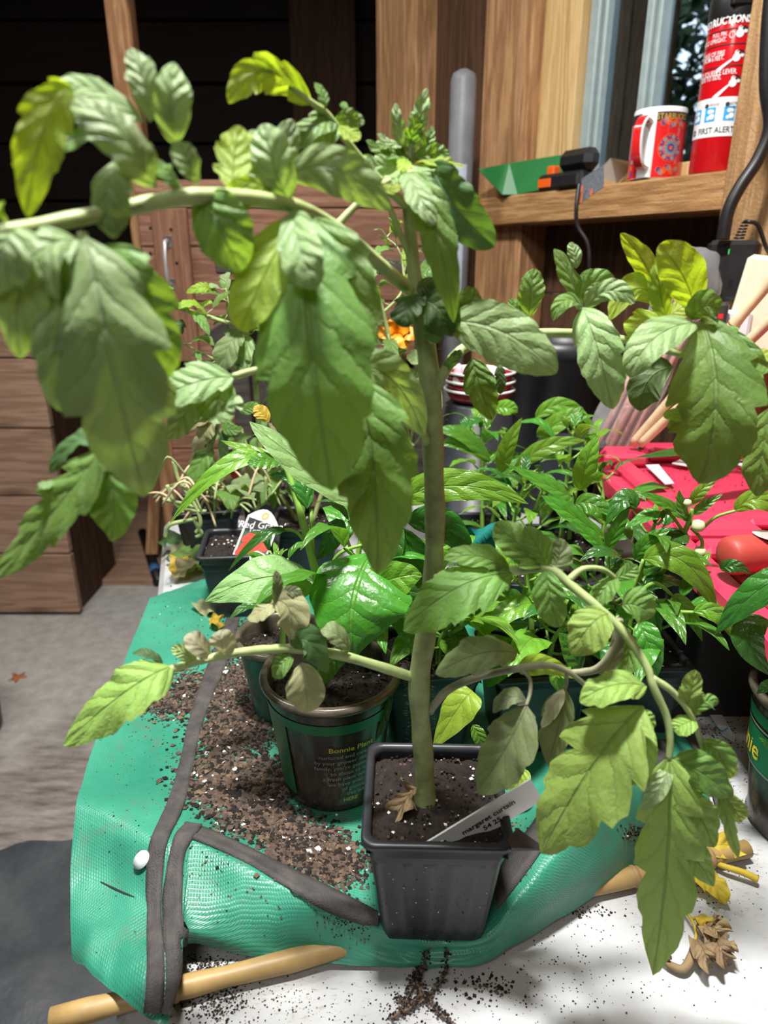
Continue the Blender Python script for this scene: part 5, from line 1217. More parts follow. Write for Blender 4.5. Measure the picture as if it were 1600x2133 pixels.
for (px, py, Y, lab, rz, s) in ((640,1062,.93,'square black pot with much white perlite behind the picture tag',.0,5),(432,1030,1.00,'square black pot at the back left corner under the drooping seedlings',.2,6),(560,1010,1.10,'square black pot at the back under the tall seedling stem',.1,7)):
    c = P(px, py, Y); c.z = .002; t, q = pot_with(c, 'seedling_pot', lab, rz, .10, .072, .085)
    R = random.Random(s)
    for j in range(3):
        b = q+V((R.uniform(-.02, .02), R.uniform(-.02, .02), -.005)); e = b+V((R.uniform(-.05, .05), R.uniform(-.06, .02), R.uniform(.10, .2)))
        stemtube(t, [b, (b+e)/2+V((R.uniform(-.02, .02), 0, .02)), e], .0035, .002, PETI)
        for k in range(4):
            p = b+(e-b)*(.5+.15*k); dd = V((R.uniform(-1, 1), R.uniform(-1, .3), R.uniform(-.6, .1))).normalized()
            mkleaf('leaf', R.choice([TOM, TOMP, TOMB]), t, p, p+dd*.022+V((0, 0, .008)), p+dd*.045-V((0, 0, .01)), .022, 0, kind='t', lobes=2, up=V((0, -.3, 1)), seed=s*9+j*5+k, nu=16, nv=3)
tg2 = thing('picture_tag', P(462,965,.99), 'white and black picture tag standing behind the drooping seedlings', 'plant tag')
a, b, c, d = P(455,1010,.99), P(453,935,1.0), P(500,925,1.0), P(506,1000,.99); nn = V((0, -1, .1)); mb = MB(); card(mb, a, b, c, d, 0, 1, 0, 1, 0); mb.build('tag_card', LABW, tg2)
mb = MB(); card(mb, a, b, c, d, .12, .9, .5, .92, .001); mb.build('title_band', INK, tg2); mb = MB(); card(mb, a, b, c, d, .12, .9, .05, .48, .001); mb.build('tomato_picture', REDG, tg2)
# tangle of drooping pale seedlings
R = random.Random(12); tang = thing('drooping_seedlings', P(450,1060,.93), 'tangle of pale drooping seedlings spilling over the table corner', 'seedlings', GRP)
for k in range(46):
    x, y = R.uniform(370, 570), R.uniform(985, 1075); Y = R.uniform(.84, .98); a = P(x, y, Y)
    d = V((R.uniform(-.07, .07), R.uniform(-.03, .03), R.uniform(-.02, .03))); m = a+d*.5+V((0, 0, R.uniform(.005, .03))); e = a+d+V((0, 0, -R.uniform(0, .02)))
    ps = spline([a, m, e], 5); MB().tube(ps, [.0016]*len(ps), 5).build('stalk', PETI if k % 3 else BAMB2, tang, True)
for pts in ([(362,960),(372,1000),(395,1035),(410,1060),(418,1090),(408,1110)], [(348,1010),(365,1050),(395,1062),(430,1065)], [(340,1040),(375,1048),(405,1055)], [(345,1120),(352,1095),(385,1085),(410,1080)], [(402,1078),(414,1100),(420,1112),(408,1118)]):
    ps = spline([P(px, py, .86) for px, py in pts], 5); MB().tube(ps, [.0028]*len(ps), 6).build('stalk', PETI, tang, True)
for (px, py, w_, mt_) in ((395,1150,60,TOMB),(380,1170,50,TOM),(375,1185,44,YEL),(410,1170,50,TOM),(430,1185,60,TOM),(400,1190,40,TOMB),(358,1140,26,TOMD),(500,1030,34,TOMP),(520,1025,30,TOMP),(480,1045,30,TOM),(400,1150,40,YEL)):
    z = .012 if py > 1130 else .09; p = PZ(px, py, z) if py > 1130 else P(px, py, .86)
    d = V((R.uniform(-1, 1), R.uniform(-1, 1), 0)).normalized()*.03
    mkleaf('leaf', mt_, tang, p-d, p+V((0, 0, .014)), p+d, .034, 0, kind='t', lobes=2, up=V((0, -.3, 1)), seed=px, wav=.3, nu=18, nv=4)
# tall leggy tomato seedlings at the back left
TB = thing('tomato_plant', P(470,1010,.95), 'leggy small-leaved tomato at the back left in front of the cabinet', 'potted plant', GRP)
def leggy(par, pts, r0, r1, n, ll, seed, mats, nm='stem'):
    R = random.Random(seed); ps = spline([P(*q) for q in pts], 8); mb = MB().tube(ps, lerpl([r0, r1], len(ps)), 7)
    for k in range(n):
        i = int((k+.7)/n*(len(ps)-1)); p = ps[i]; a = R.uniform(0, 6.28); d = V((math.cos(a), math.sin(a)*.6, R.uniform(-.5, .9))).normalized(); L = ll*R.uniform(.6, 1.3)
        b = p+d*L*.3; mb.tube([p, b], [.0009, .0007], 4)
        mkleaf('leaf', R.choice(mats), par, b, b+d*L*.5+V((0, 0, L*.12)), b+d*L-V((0, 0, L*.25)), L*.48, R.uniform(-20, 20), kind='t', lobes=3, dep=.5, up=V((0, -.4, 1)), seed=seed*31+k, nu=18, nv=3)
    mb.build(nm, PETI, par, True)
leggy(TB, [(548,1010,.95),(540,900,.94),(530,760,.92),(508,690,.90),(450,665,.88),(385,645,.87),(318,630,.86)], .0042, .0018, 20, .032, 3, [TOM, TOMY, TOM])
leggy(TB, [(500,680,.90),(480,640,.9),(470,600,.9)], .002, .001, 9, .03, 4, [TOM, TOMP])
leggy(TB, [(520,780,.91),(480,765,.89),(440,745,.88),(380,715,.87)], .0022, .001, 8, .028, 6, [TOM, TOMD])
lf(TB, TOM, (318,630,.86), (295,612,.85), (258,612,.85), 52, 10, lobes=5, dep=.5, name='leaf'); lf(TB, TOMY, (440,605,.88), (420,598,.87), (388,610,.87), 26, 10, lobes=3, name='leaf')
lf(TB, TOMP, (505,690,.90), (478,720,.88), (462,780,.88), 60, 15, lobes=2, name='leaf'); lf(TB, TOMP, (520,700,.90), (510,740,.89), (495,790,.89), 40, 15, lobes=2, name='leaf')
lf(TB, TOMD, (352,675,.87), (345,690,.866), (352,705,.866), 30, 0, lobes=3, name='leaf'); lf(TB, TOMD, (380,665,.87), (372,682,.866), (362,690,.866), 30, 0, lobes=3, name='leaf')
TC = thing('tomato_plant', P(445,1000,.9), 'wilted tomato seedling with hanging grey-green leaves at the left', 'potted plant', GRP)
stemtube(TC, [P(420,1020,.9), P(432,950,.88), P(452,880,.87), P(455,830,.87)], .0048, .0035, STEM)
for b, m, t, w_, mt_ in (((455,850,.87),(425,855,.86),(392,880,.86),26,TOMP),((455,860,.87),(420,870,.862),(382,900,.86),34,TOMB),((452,865,.87),(430,890,.862),(425,920,.862),46,TOMB),((465,880,.87),(480,895,.866),(505,890,.866),24,TOM),((468,870,.87),(480,900,.866),(475,915,.866),26,TOM),((440,930,.88),(420,960,.87),(388,1010,.868),46,TOM),((470,880,.87),(465,940,.868),(475,955,.868),22,TOMD),((500,860,.88),(520,850,.875),(545,848,.875),26,TOM)):
    lf(TC, mt_, b, m, t, w_, 15, lobes=2, dep=.2, name='leaf')
TD_ = thing('tomato_plant', P(800,1000,.95), 'straggly small-leaved plant at the back centre behind the tomato stem', 'potted plant', GRP)
leggy(TD_, [(820,1000,.95),(815,880,.93),(818,760,.92),(800,660,.91),(778,590,.90),(760,520,.9)], .0045, .002, 20, .04, 8, [TOM, TOMP, TOM])
leggy(TD_, [(800,650,.91),(840,600,.91),(830,520,.92),(790,490,.92)], .002, .001, 12, .03, 9, [TOM, TOMY])
leggy(TD_, [(815,880,.93),(770,820,.93),(735,800,.93)], .002, .001, 8, .03, 10, [TOM, TOMP])
# nasturtium: round leaves and an orange flower
NA = thing('nasturtium', P(860,980,1.0), 'nasturtium with round leaves and one orange flower at the back', 'flower', GRP)
for (px, py, w_, nx) in ((905,575,62,.3),(850,790,44,.1),(770,700,60,-.3),(880,830,70,.2),(760,640,40,-.2),(866,745,30,0),(790,760,44,.1)):
    c = P(px, py, .96); n_ = V((nx, -.75, .65)).normalized(); a = n_.orthogonal().normalized(); b = n_.cross(a); r_ = w_*depth(c)/FPX*.62
    mb = MB(); rows = [[c+(a*math.cos(q*.2618)+b*math.sin(q*.2618))*r_*i/5*(1+.05*math.sin(q*1.3))+n_*r_*.12*(i/5)**2 for q in range(24)] for i in range(6)]; mb.grid(rows, close=True)
    mb.uv = [((q % 8)/8*.9+.05, .2+.6*i/5) for i in range(6) for q in range(24)]; mb.build('round_leaf', PEP if nx > .25 else TOM, NA, True)
    MB().tube(spline([c, c+V((0, .03, -.06)), P(855,930,1.0)], 5), [.0012]*11, 5).build('stalk', PETI, NA, True)
fl_ = MB(); c = P(828,695,.93)
for k in range(6):
    a = k*1.05; d = V((math.cos(a), -.35, math.sin(a)*.7)); rows = leafmesh(c, c+d*.014+V((0, -.004, .002)), c+d*.027, .020, 0, 'r', .1, -.1, .2, seed=k, nu=10, nv=3)[0]; fl_.grid(rows)
fl_.build('flower', plain('orange_petal', (.85, .30, .01), .5, var=.25, nscale=120), NA, True)
# right hand peppers: pots first
PP = []
for i, (px, py, Y, lab, hh, seed, mats_) in enumerate((
  (1080,1450,.545,'pepper plant in a square black pot directly behind the white name tag',.10,11,[PEP, PEPL, PEPD]),
  (1230,1420,.56,'pepper plant with curling glossy leaves in a black pot right of the name tag pot',.13,12,[PEP, PEPD, PEP]),
  (960,1330,.62,'bright green pepper plant in a black pot right behind the tomato stem',.10,13,[PEP, PEPL, PEPL]),
  (1060,1230,.75,'pepper plant in a black pot in the middle of the right group',.12,14,[PEP, PEPL, PEPD]),
  (1220,1240,.73,'pepper plant in a black pot next to the dark bin',.13,15,[PEP, PEPD, PEP]),
  (1000,1120,.90,'light green pepper plant at the back in front of the red striped dishes',.15,16,[PEPL, PEP, PEPL]),
  (1120,1110,.92,'light green pepper plant at the back in front of the big black pot',.16,17,[PEPL, PEP, PEPL]))):
    c = V(((.135,.545,0),(.225,.56,0),(.037,.548,0),(.153,.75,0),(.25,.752,0),(.1375,.90,0),(.235,.85,0))[i]); c.z = .014 if i < 3 else .002
    t, q = pot_with(c, 'pepper_plant', lab, rnd.uniform(-.15, .15), .092, .066, .088); PP.append(t)
    autopepper(t, q-V((0, 0, .004)), hh, 13 if Y > .7 else 11, seed, .058 if Y < .7 else .062, mats_, (rnd.uniform(-.02, .02), rnd.uniform(-.01, .01)))
    if i < 3:
        autopepper(t, q+V((.012, -.012, -.004)), .06, 11, seed+60, .062, mats_, (.012, -.012), wr=.55); autopepper(t, q+V((-.014, .008, -.004)), .075, 9, seed+80, .06, mats_, (-.012, .0), wr=.55)
    if i in (2, 3, 5, 6): autopepper(t, q+V((.015, .015, -.004)), hh*.85, 9, seed+30, .055, mats_, (.02, .015))
a, b, c3, d3, e3, f3, g3 = PP
for t, mt_, q in (
 (b, PEP, ((1330,1295,.50),(1352,1350,.485),(1362,1422,.485),78,10)), (b, PEPL, ((1340,1165,.53),(1425,1172,.512),(1494,1277,.508),84,12)), (b, PEP, ((1322,1166,.545),(1352,1128,.54),(1399,1098,.54),52,15)),
 (b, PEPL, ((1400,1240,.52),(1434,1275,.512),(1463,1336,.512),44,20)), (b, PEPL, ((1445,1275,.50),(1505,1285,.492),(1552,1367,.49),50,20)), (b, PEPD, ((1345,1230,.52),(1360,1270,.512),(1375,1325,.51),44,25)),
 (b, PEP, ((1212,1398,.50),(1188,1355,.495),(1164,1318,.495),74,15)), (b, PEP, ((1268,1150,.57),(1230,1118,.565),(1192,1085,.565),42,20)), (b, PEP, ((1262,1150,.57),(1288,1098,.565),(1312,1050,.565),40,20)),
 (e3, PEP, ((1262,1122,.60),(1188,1070,.585),(1128,1032,.585),62,15)), (e3, PEP, ((1198,1050,.62),(1245,1055,.605),(1292,1105,.60),62,12)), (e3, PEPL, ((1208,1022,.63),(1222,965,.62),(1246,905,.62),66,8)),
 (e3, PEP, ((1190,1035,.63),(1150,1015,.62),(1052,965,.62),54,20)), (e3, PEPL, ((1045,985,.72),(1058,930,.71),(1088,870,.71),50,10)),
 (g3, PEPL, ((1075,975,.80),(1140,930,.79),(1222,918,.79),48,20)), (g3, PEPL, ((1115,872,.88),(1175,845,.875),(1242,896,.87),44,25)), (g3, PEPL, ((1118,910,.88),(1165,880,.87),(1212,847,.87),54,15)),
 (f3, PEP, ((1022,960,.84),(960,905,.83),(904,900,.83),52,20)), (f3, PEP, ((1020,962,.84),(960,925,.83),(900,930,.83),50,20)), (f3, PEPD, ((1000,870,.88),(975,880,.87),(958,875,.87),40,20)), (f3, PEPL, ((1030,850,.88),(1060,850,.87),(1078,860,.87),44,20)),
 (c3, PEPL, ((1112,1258,.52),(1062,1272,.51),(988,1332,.508),74,15)), (c3, PEPY, ((985,1440,.44),(955,1475,.432),(900,1562,.43),105,10)), (c3, PEPL, ((920,1330,.53),(950,1350,.525),(990,1330,.525),50,20)),
 (a, PEPY, ((1090,1600,.44),(1080,1625,.435),(1062,1650,.435),70,15)), (a, PEPL, ((985,1510,.46),(1000,1540,.455),(1010,1570,.455),40,20)), (a, PEPL, ((1190,1390,.49),(1160,1410,.485),(1180,1450,.485),50,25)),
 (a, PEP, ((1080,1350,.50),(1040,1400,.495),(1010,1430,.495),60,25)),
 ):
    pl(t, mt_, *q[:4], q[4])
for b_, m_, e_ in (((1262,1400,.55),(1265,1260,.55),(1268,1150,.57)), ((1290,1400,.55),(1310,1260,.53),(1340,1165,.53)), ((1310,1260,.53),(1360,1215,.525),(1400,1240,.52)), ((1300,1285,.53),(1370,1275,.515),(1445,1275,.50))):
    stemtube(b, [P(*b_), P(*m_), P(*e_)], .0024, .0013)
# flowering pepper against the red lid
fp = thing('pepper_plant', P(1410,1200,.60), 'pepper plant with white buds rising in front of the red lid', 'potted plant', GRP)
cq = V((.245, .656, .012)); fp.location = cq; ORG[fp] = cq
sqpot(fp, cq, .09, .066, .085, .2, rib=False)
stemtube(fp, [cq+V((0, 0, .08)), P(1380,1190,.575), P(1432,1095,.565), P(1442,1060,.565)], .003, .0018)
stemtube(fp, [P(1460,1105,.565), P(1490,1078,.56), P(1532,1064,.555)], .0015, .0012)
stemtube(fp, [P(1425,1110,.565), P(1400,1075,.56), P(1380,1065,.56)], .0015, .0012)
stemtube(fp, [P(1440,1100,.565), P(1462,1125,.56), P(1460,1150,.558)], .0014, .0016)
for q in (((1435,1085,.565),(1382,1048,.555),(1334,1028,.555),44,15,PEP), ((1440,1050,.565),(1462,1020,.56),(1502,987,.56),34,15,PEPL), ((1446,1072,.565),(1470,1052,.56),(1507,1028,.56),28,20,PEP), ((1530,1065,.555),(1590,1042,.545),(1655,1100,.545),60,10,PEPL), ((1432,1110,.565),(1402,1135,.552),(1436,1178,.55),84,15,PEPD), ((1380,1068,.56),(1350,1075,.555),(1302,1100,.552),44,15,PEP), ((1325,1060,.57),(1300,1040,.57),(1262,1095,.565),66,15,PEPD), ((1480,1150,.555),(1460,1175,.552),(1470,1178,.552),30,20,PEPL), ((1438,1080,.565),(1420,1055,.56),(1415,1020,.56),34,20,PEP)):
    pl(fp, q[5], *q[:4], q[4])
fb = MB()
for px, py, r_ in ((1454,1096,.0062), (1458,1150,.0055), (1432,1048,.0038)): fb.lathe(P(px, py, .56), [(0, -r_), (r_*.8, -r_*.5), (r_, 0), (r_*.75, r_*.7), (0, r_)], 12)
fb.build('flower_buds', plain('pale_bud', (.62, .66, .38), .4, var=.15), fp, True)
# big leaves entering at the right edge
rp = thing('pepper_plant', P(1690,1420,.50), 'pepper plant cut off by the right edge with a large dark smooth leaf', 'potted plant', GRP)
cq = V((.475, .385, .002)); rp.location = cq; ORG[rp] = cq
sqpot(rp, cq, .09, .066, .085, 0, rib=False)
stemtube(rp, [cq+V((0, 0, .08)), P(1760,1350,.41), P(1710,1200,.41)], .003, .002); stemtube(rp, [P(1712,1210,.41), P(1670,1185,.415), P(1645,1198,.42)], .0015, .0013)
pl(rp, PEPD, (1650,1195,.42), (1568,1240,.425), (1489,1322,.442), 96, 8, fold=.15); pl(rp, PEPD, (1600,1290,.43), (1560,1330,.425), (1610,1410,.42), 90, 15); pl(rp, PEPD, (1620,1420,.43), (1600,1430,.425), (1575,1445,.425), 40, 20)
pl(rp, PEPD, (1500,1185,.50), (1530,1180,.49), (1565,1195,.49), 36, 25)
# long leaf lying over the lid
lo_ = thing('pepper_leaf', P(1450,938,.78), 'long wet dark green leaf lying across the red lid', 'leaf')
pl(lo_, PEPD, (1600,900,.80), (1480,930,.76), (1322,953,.75), 52, 25)
# ---------------------------------------------------------------- bin, lid and odds and ends
BX0, BX1, BY0, BY1, BZ = .287, .62, .43, .975, .165
def rr2(x0, x1, y0, y1, z, r): return [V((cx+r*math.cos(a), cy+r*math.sin(a), z)) for cx, cy, a0 in ((x1-r, y1-r, 0), (x0+r, y1-r, 1.571), (x0+r, y0+r, 3.1416), (x1-r, y0+r, 4.712)) for a in [a0+k*.314 for k in range(6)]]
for x0_, y0_, y1_, lab in ((.292, .575, .70, 'dark grey plastic bin under the front of the red lid'), (.36, .74, .96, 'dark grey plastic bin under the back of the red lid')):
    bn_ = thing('storage_bin', ((x0_+BX1)/2, (y0_+y1_)/2, 0), lab, 'bin', 'bins under the red lid'); mb = MB()
    rws = [rr2(x0_+g, BX1-g, y0_+g, y1_-g, z, .012) for z, g in ((0, .012), (.004, .010), (.135, .002), (.138, 0), (BZ-.013, 0))]
    mb.grid(rws, close=True); mb.add(rws[0], [tuple(range(len(rws[0])-1, -1, -1))]); mb.build('bin_body', DGREY, bn_, True)
    for k in range(3): slab('rib', DGREY, (x0_+.006, y0_+.03+k*.04, .07), (.010, .010, .125), 0, bn_, .003)
bn_ = thing('seedling_tray', ((BX0+BX1)/2, .7, BZ), 'ribbed red plastic tray lying upside down on two dark bins on the right', 'tray')
lid = MB(); L0 = [rr2(BX0-.006+g, BX1+.006-g, BY0-.006+g, BY1+.006-g, z, .018) for z, g in ((BZ-.012, 0), (BZ+.006, .001), (BZ+.010, .006), (BZ+.010, .022), (BZ+.002, .028))]
lid.grid(L0, close=True); lid.add(L0[-1], [tuple(range(len(L0[-1])))]); lo2_ = lid.build('tray_plate', RED, bn_, False)
for (cx, cy, dx, dy, dz) in ((.33,.93,.06,.05,.018),(.42,.945,.10,.03,.022),(.52,.94,.08,.035,.02),(.315,.80,.028,.17,.016),(.36,.70,.12,.018,.008),(.45,.68,.14,.02,.012),(.34,.655,.08,.04,.014),(.44,.64,.10,.035,.010),(.33,.605,.06,.03,.014),(.47,.60,.12,.028,.012),(.57,.80,.03,.2,.014),(.33,.53,.05,.09,.012),(.40,.56,.08,.03,.012),(.50,.50,.12,.10,.008)):
    o = slab('tray_rib', RED, (cx, cy, BZ+.004+dz/2), (dx, dy, dz), 0, bn_, .005)
R = random.Random(2); mb = MB()
for _ in range(500):
    x, y = R.uniform(.30, .60), R.choice((R.uniform(.6, .95), R.gauss(.70, .03), R.gauss(.85, .04))); mb.crumb((x, min(max(y, .59), .95), BZ+.0035), R.uniform(.0005, .0016), 0, R, .5)
tag(mb.build('soil_crumbs', [SOIL], None, base=(.45, .77, BZ)), 'crumbs of dark soil scattered on the red lid', 'soil', kind='stuff')
def lidz(px, py): return PZ(px, py, BZ+.009)
for i, (q, lab) in enumerate(((((1345,970),(1372,969),(1404,1008),(1386,1010)), 'short white plant tag lying on the red lid, pointing at the camera'), (((1400,966),(1418,958),(1440,962),(1432,972)), 'white pointed plant tag on the lid behind the hanging tomato leaf'), (((1500,958),(1560,947),(1566,957),(1506,966)), 'white plant tag lying across the back of the red lid'), (((1530,966),(1570,966),(1585,982),(1560,978)), 'white plant tag with a printed corner at the right of the red lid'))):
    p_ = [lidz(*a_) for a_ in q]; mb = MB(); k = 4
    mb.add([x+V((0, 0, .0012)) for x in p_]+p_, [(0, 1, 2, 3), (7, 6, 5, 4), (0, 4, 5, 1), (1, 5, 6, 2), (2, 6, 7, 3), (3, 7, 4, 0)])
    tag(mb.build('plant_tag', WHITE, None, base=p_[0]), lab, 'plant tag', 'plant tags on the red lid')
gr = thing('pruner', P(1580,1150,.54), 'red rounded tool grip with a steel edge lying on the red lid', 'tool')
ga, gb = P(1512,1158,.535), P(1700,1140,.55); dz_ = (gb-ga)
MB().tube([ga+dz_*k for k in (-.03, -.015, .01, .04, .12, .3, .6, 1)], [.004, .010, .0145, .0162, .0168, .0165, .016, .016], 20).build('grip', REDG, gr, True)
q = ga+dz_*.42+V((0, -.002, .0162)); MB().lathe(q, [(0, .0012), (.010, .001), (.013, 0)], 20, Matrix.Rotation(.1, 3, 'Y')).build('steel_insert', METAL, gr, True)
# right hand round pot with green label
C5 = V((PX(1712, .44, .06), .445, .001)); rb_ = thing('round_pot', C5, 'clear round nursery pot with a green label cut off by the right edge', 'pot')
roundpot(rb_, C5, .056, .043, .125, CUP, RIMC, .035)
rr_ = lambda z: .043+(.056-.043)*(z/.125)+.0007
f5 = math.atan2(-C5.y, -C5.x)
cone_patch(C5, f5-1.9, f5+.9, .058, .092).build('green_label', GBAND, rb_, True); cone_patch(C5, f5-1.9, f5+.9, .093, .0955).build('label_edge', LABW, rb_, True) if False else None
for z0 in (.0555, .0935): cone_patch(C5, f5-1.9, f5+.9, z0, z0+.0018).build('label_edge', GTXT, rb_, True)
cone_patch(C5, f5-1.9, f5+.9, .098, .108).build('green_label', GBAND, rb_, True)
tx = MB(); text_cyl(tx, 'Bonnie', .022, C5, rr_(.074)+.0004, .072, f5-1.42, 0, .0004, 0, 'CENTER'); tx.build('yellow_lettering', YTXT, rb_)
lf(rb_, PEP, (1600,1560,.42), (1592,1545,.418), (1580,1535,.418), 14, 0, kind='p', name='seed_leaf')
# striped enamel dishes on an upturned pot
DC = P(998, 822, 1.08); dz0 = DC.z
up_ = thing('upturned_pot', (DC.x, DC.y, 0), 'black nursery pot standing upside down under the red striped dishes', 'pot')
MB().lathe((DC.x, DC.y, 0), [(.075, 0), (.075, .008), (.07, .009), (.052, dz0-.014), (.048, dz0-.011), (0, dz0-.011)], 40).build('pot', BLACKP, up_, True)
for i in range(3):
    z = dz0-.011+i*.0135; t = thing('enamel_dish', (DC.x, DC.y, z), ['lowest of the three red enamel dishes with white rims', 'middle one of the three stacked red enamel dishes', 'topmost red enamel dish, with pale pink lumps inside'][i], 'dish', 'stacked red enamel dishes')
    MB().lathe((DC.x, DC.y, z), [(0, .001), (.040, .001), (.046, .006), (.0535, .0205), (.0515, .0205), (.045, .009), (.038, .005), (0, .005)], 44).build('dish_body', plain('dish_red', (.30, .012, .025), .25, coat=.4), t, True)
    MB().lathe((DC.x, DC.y, z), [(.0530, .0185), (.0555, .0195), (.0560, .0215), (.0545, .0230), (.0515, .0220), (.0505, .0195)], 44).build('rim', MUGW, t, True)
pk = thing('pink_wash', (DC.x, DC.y, dz0+.035), 'pale pink lumps of soap in the topmost dish', 'soap')
mb = MB()
for dx, dy, r_ in ((.012, -.012, .022), (-.018, .004, .02), (.022, .012, .018)): mb.lathe((DC.x+dx, DC.y+dy, dz0+.022), [(r_, 0), (r_*.9, .012), (r_*.5, .02), (0, .022)], 14)
mb.lathe((DC.x-.036, DC.y-.025, dz0+.02), [(.009, 0), (.007, .02), (.004, .03), (0, .032)], 10)
mb.build('soap_lumps', plain('pink_soap', (.66, .52, .60), .5), pk, True)
# big black pot and black trays at the back
for (px, py, Y, rt_, h_, lab) in ((1168,702,1.245,.112,.345,'big black nursery pot at the back right under the window sill'),):
    c = P(px, py, Y); c.z = 0
    t = thing('nursery_pot', c, lab, 'pot'); z_ = P(px, py, Y).z
    MB().lathe(c, [(rt_*.74, 0), (rt_*.97, z_-.03), (rt_*1.02, z_-.028), (rt_*1.02, z_), (rt_*.96, z_), (rt_*.92, z_-.03), (rt_*.7, .03), (0, .03)], 48).build('pot', BLACKP, t, True)
c = P(1190, 925, .97); t = thing('octagonal_pot', (c.x, c.y, 0), 'empty octagonal black pot beside the red lid at the back', 'pot')
MB().lathe((c.x, c.y, 0), [(.032, 0), (.046, c.z), (.050, c.z), (.050, c.z+.004), (.044, c.z+.004), (.03, .01), (0, .01)], 8).build('pot', plain('grey_black_plastic', (.035, .038, .05), .4), t)
c = PZ(1010, 1150, .05); t = thing('teal_wrapper', c, 'scrap of teal bag folded between the pots behind the stem', 'wrapper')
mb = MB(); rws = [[P(975+90*i/6, 1095+12*j+8*math.sin(i*1.2+j), .70+.01*math.sin(i+j)) for i in range(7)] for j in range(6)]; mb.grid(rws); mb.build('wrapper_sheet', plain('teal_plastic', (.01, .16, .14), .4), t, True)
# sleeve of pink stakes and two bamboo canes leaning to the right
s0, s1 = P(1262, 945, .98), P(1462, 545, 1.06); s0.z = max(s0.z, .16); ax = (s1-s0); axn = ax.normalized(); oa = axn.orthogonal().normalized(); ob_ = axn.cross(oa)
bu = thing('stake_bundle', s0, 'bundle of pinkish wooden stakes in a clear plastic sleeve leaning by the wall', 'stakes')
PINK = wood('pink_stake', (.33, .13, .11), (.55, .28, .23), 'z', 1, saw=.2); R = random.Random(6)
for k in range(13):
    a = k*2.4; r_ = .006*math.sqrt(k)*1.25; o_ = oa*r_*math.cos(a)+ob_*r_*math.sin(a); MB().tube([s0+o_*.9, s0+ax*(.80+.03*R.random())+o_], [.0052]*2, 8).build('stake', PINK, bu, True)
rows = []
for i in range(26):
    f_ = i/25; c = s0+ax*(f_*1.04-.01); rad = .034+.004*math.sin(f_*9)+(.006*f_ if f_ < .85 else .006-(f_-.85)*.12)
    rows.append([c+(oa*math.cos(q*.314)+ob_*math.sin(q*.314))*rad*(1+.10*math.sin(q*2.2+f_*22)*(f_**2)+.05*math.sin(q*5+i)) for q in range(20)])
MB().grid(rows, close=True).build('sleeve', FILM, bu, True)
for (a, b2, lab) in (((1318,925,.93),(1640,545,.80),'thinner bamboo cane leaning right in front of the power strip'), ((1335,925,.92),(1650,625,.78),'thicker bamboo cane leaning right, the lower one')):
    a, b2 = P(*a), P(*b2); t = thing('bamboo_stake', a, lab, 'cane', 'bamboo canes leaning at the right'); n_ = 24
    MB().tube([a+(b2-a)*k/n_ for k in range(n_+1)], [.0062 if k not in (9, 17) else .0072 for k in range(n_+1)], 12).build('cane', BAMB2, t, True)
    for k in (9, 17): MB().tube([a+(b2-a)*(k/n_-.004), a+(b2-a)*(k/n_+.004)], [.0076]*2, 12).build('node', BAMJ, t, True)
# terracotta-coloured tool handle between the bin and the bag
a, b2 = PZ(1330, 1335, .02), PZ(1406, 1425, .02); t = thing('trowel', b2, 'pale wooden trowel handle lying between the peppers and the dark bin', 'tool')
MB().tube(spline([a, (a+b2)/2+V((0, 0, .005)), b2, b2+(b2-a).normalized()*.006], 5), lerpl([.011, .013, .014, .007], 16), 14).build('handle', TERR, t, True)
MB().box(a+(a-b2).normalized()*.05, (.05, .09, .002), Matrix.Rotation(.5, 3, 'Z'), 0, .0008).build('blade', METAL, t)
# white tag with blue writing on the table
q = [PZ(1470,1476,.002), PZ(1492,1470,.002), PZ(1531,1538,.002), PZ(1529,1546,.002), PZ(1505,1532,.002)]
t = thing('plant_tag', q[0], 'white pointed plant tag with a blue pen mark lying on the table by the bin', 'plant tag'); mb = MB(); k = 5
mb.add([x+V((0, 0, .0012)) for x in q]+q, [tuple(range(k))]+[(i, k+i, k+(i+1) % k, (i+1) % k) for i in range(k)]); mb.build('tag_card', WHITE, t)
MB().tube(spline([PZ(1497,1518,.0042), PZ(1505,1523,.0042), PZ(1512,1519,.0042), PZ(1516,1516,.0042)], 4), [.0006]*13, 4).build('pen_mark', BLUE, t)
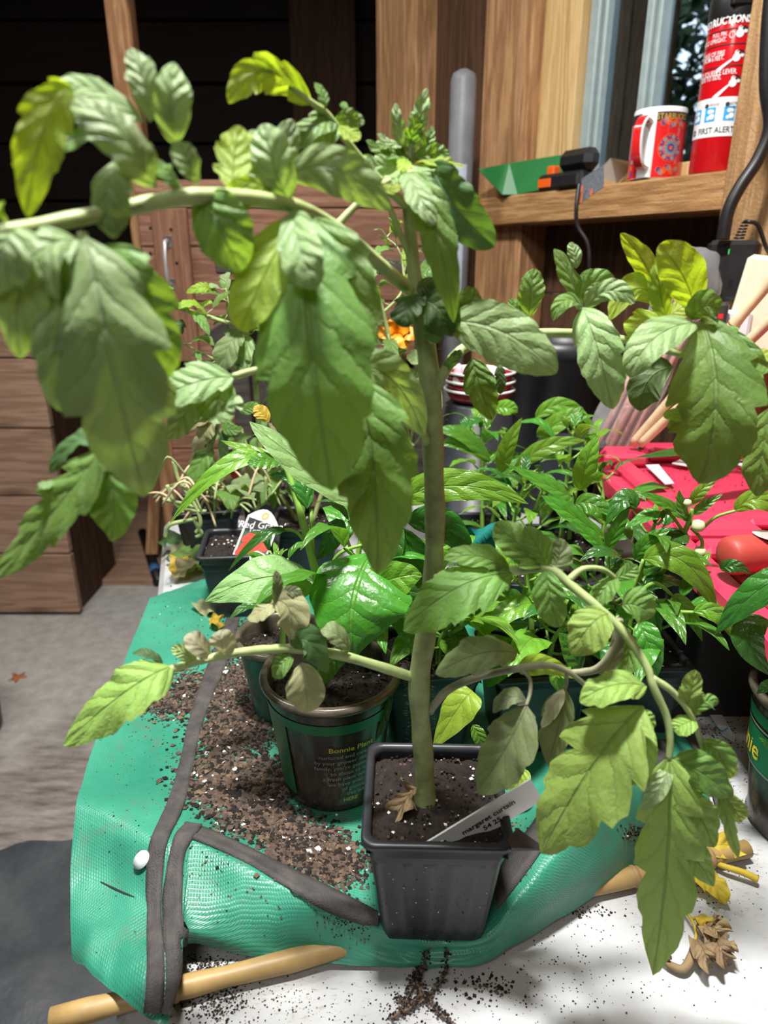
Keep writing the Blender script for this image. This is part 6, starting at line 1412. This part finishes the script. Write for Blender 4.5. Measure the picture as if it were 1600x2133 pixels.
# dead leaves on table and bag
def dead(name, mt, b, m, e, w_, lab, roll=20, z=(.004, .012, .004), **k):
    pb, pm, pe = PZ(b[0], b[1], z[0]), PZ(m[0], m[1], z[1]), PZ(e[0], e[1], z[2]); o = bpy.data.objects
    rows, uv = leafmesh(pb, pm, pe, w_, roll, 't', k.get('fold', .4), -.3, k.get('wav', .55), 2, .25, seed=int(b[0]), up=V((0, -.2, 1)), nu=24, nv=5)
    mb = MB(); mb.grid(rows); mb.uv = uv; return mb, pb
t = thing('withered_leaf', PZ(1470,1940,.003), 'shrivelled brown tomato leaf on a yellow stalk lying on the white table', 'leaf')
MB().tube(spline([PZ(1415,1882,.006), PZ(1440,1915,.008), PZ(1450,1940,.006), PZ(1448,1960,.006)], 5), [.0011]*16, 6).build('stalk', YEL, t, True)
MB().tube(spline([PZ(1440,1915,.008), PZ(1460,1912,.008), PZ(1470,1930,.008)], 5), [.001]*11, 6).build('stalk', YEL, t, True)
for b_, m_, e_, w_, mt_ in (((1462,1915),(1480,1930),(1516,1935),.016,DRY),((1450,1955),(1468,1985),(1478,2018),.014,DRY),((1485,1950),(1500,1975),(1518,2012),.017,DRY),((1470,1930),(1490,1935),(1500,1960),.02,DRY),((1462,1905),(1468,1918),(1475,1935),.012,YEL),((1500,1960),(1515,1970),(1518,2000),.012,DRY)):
    mb, pb = dead('x', mt_, b_, m_, e_, w_, '', z=(.005, .016, .005)); mb.build('leaflet', mt_, t, True)
MB().tube(spline([PZ(1446,1960,.006), PZ(1442,1990,.006), PZ(1425,2018,.005), PZ(1400,2012,.005), PZ(1385,2000,.006), PZ(1392,1990,.01)], 5), lerpl([.002, .003, .0028, .002, .003], 26), 7).build('curled_leaflet', DRY, t, True)
for nm, mt_, b_, m_, e_, w_, lab in (('yellow_leaf', YEL, (1466,1766), (1500,1760), (1556,1766), .020, 'yellow torn leaf lying by the right hand pot'), ('yellow_leaf', YEL, (1425,1818), (1475,1830), (1512,1885), .018, 'yellow leaf with a brown tip lying in front of the cane'), ('yellow_leaf', YEL, (440,1288), (450,1293), (468,1300), .018, 'bright yellow fallen leaf on the green bag by the picture tag pot'), ('faded_leaf', TOMB, (412,1255), (430,1262), (452,1272), .026, 'pale buff fallen leaf on the green bag behind the yellow one')):
    mb, pb = dead(nm, mt_, b_, m_, e_, w_, lab, z=(.016, .024, .016) if b_[0] < 800 else (.006, .016, .006)); tag(mb.build(nm, mt_, None, True, base=pb), lab, 'leaf')
mb = MB().tube(spline([PZ(1472,1790,.006), PZ(1510,1805,.008), PZ(1550,1818,.008), PZ(1578,1832,.006)], 6), lerpl([.0018, .0024, .0028], 19), 8)
tag(mb.build('yellow_stalk', YEL, None, True, base=PZ(1520,1810,.006)), 'yellow leaf stalk lying on the table by the right hand pot', 'stalk')
# ragged yellow bits hanging in the bundle behind
lf(bp, YEL, (560,880,.52), (545,860,.52), (528,850,.52), 34, 0, lobes=1, name='leaf')
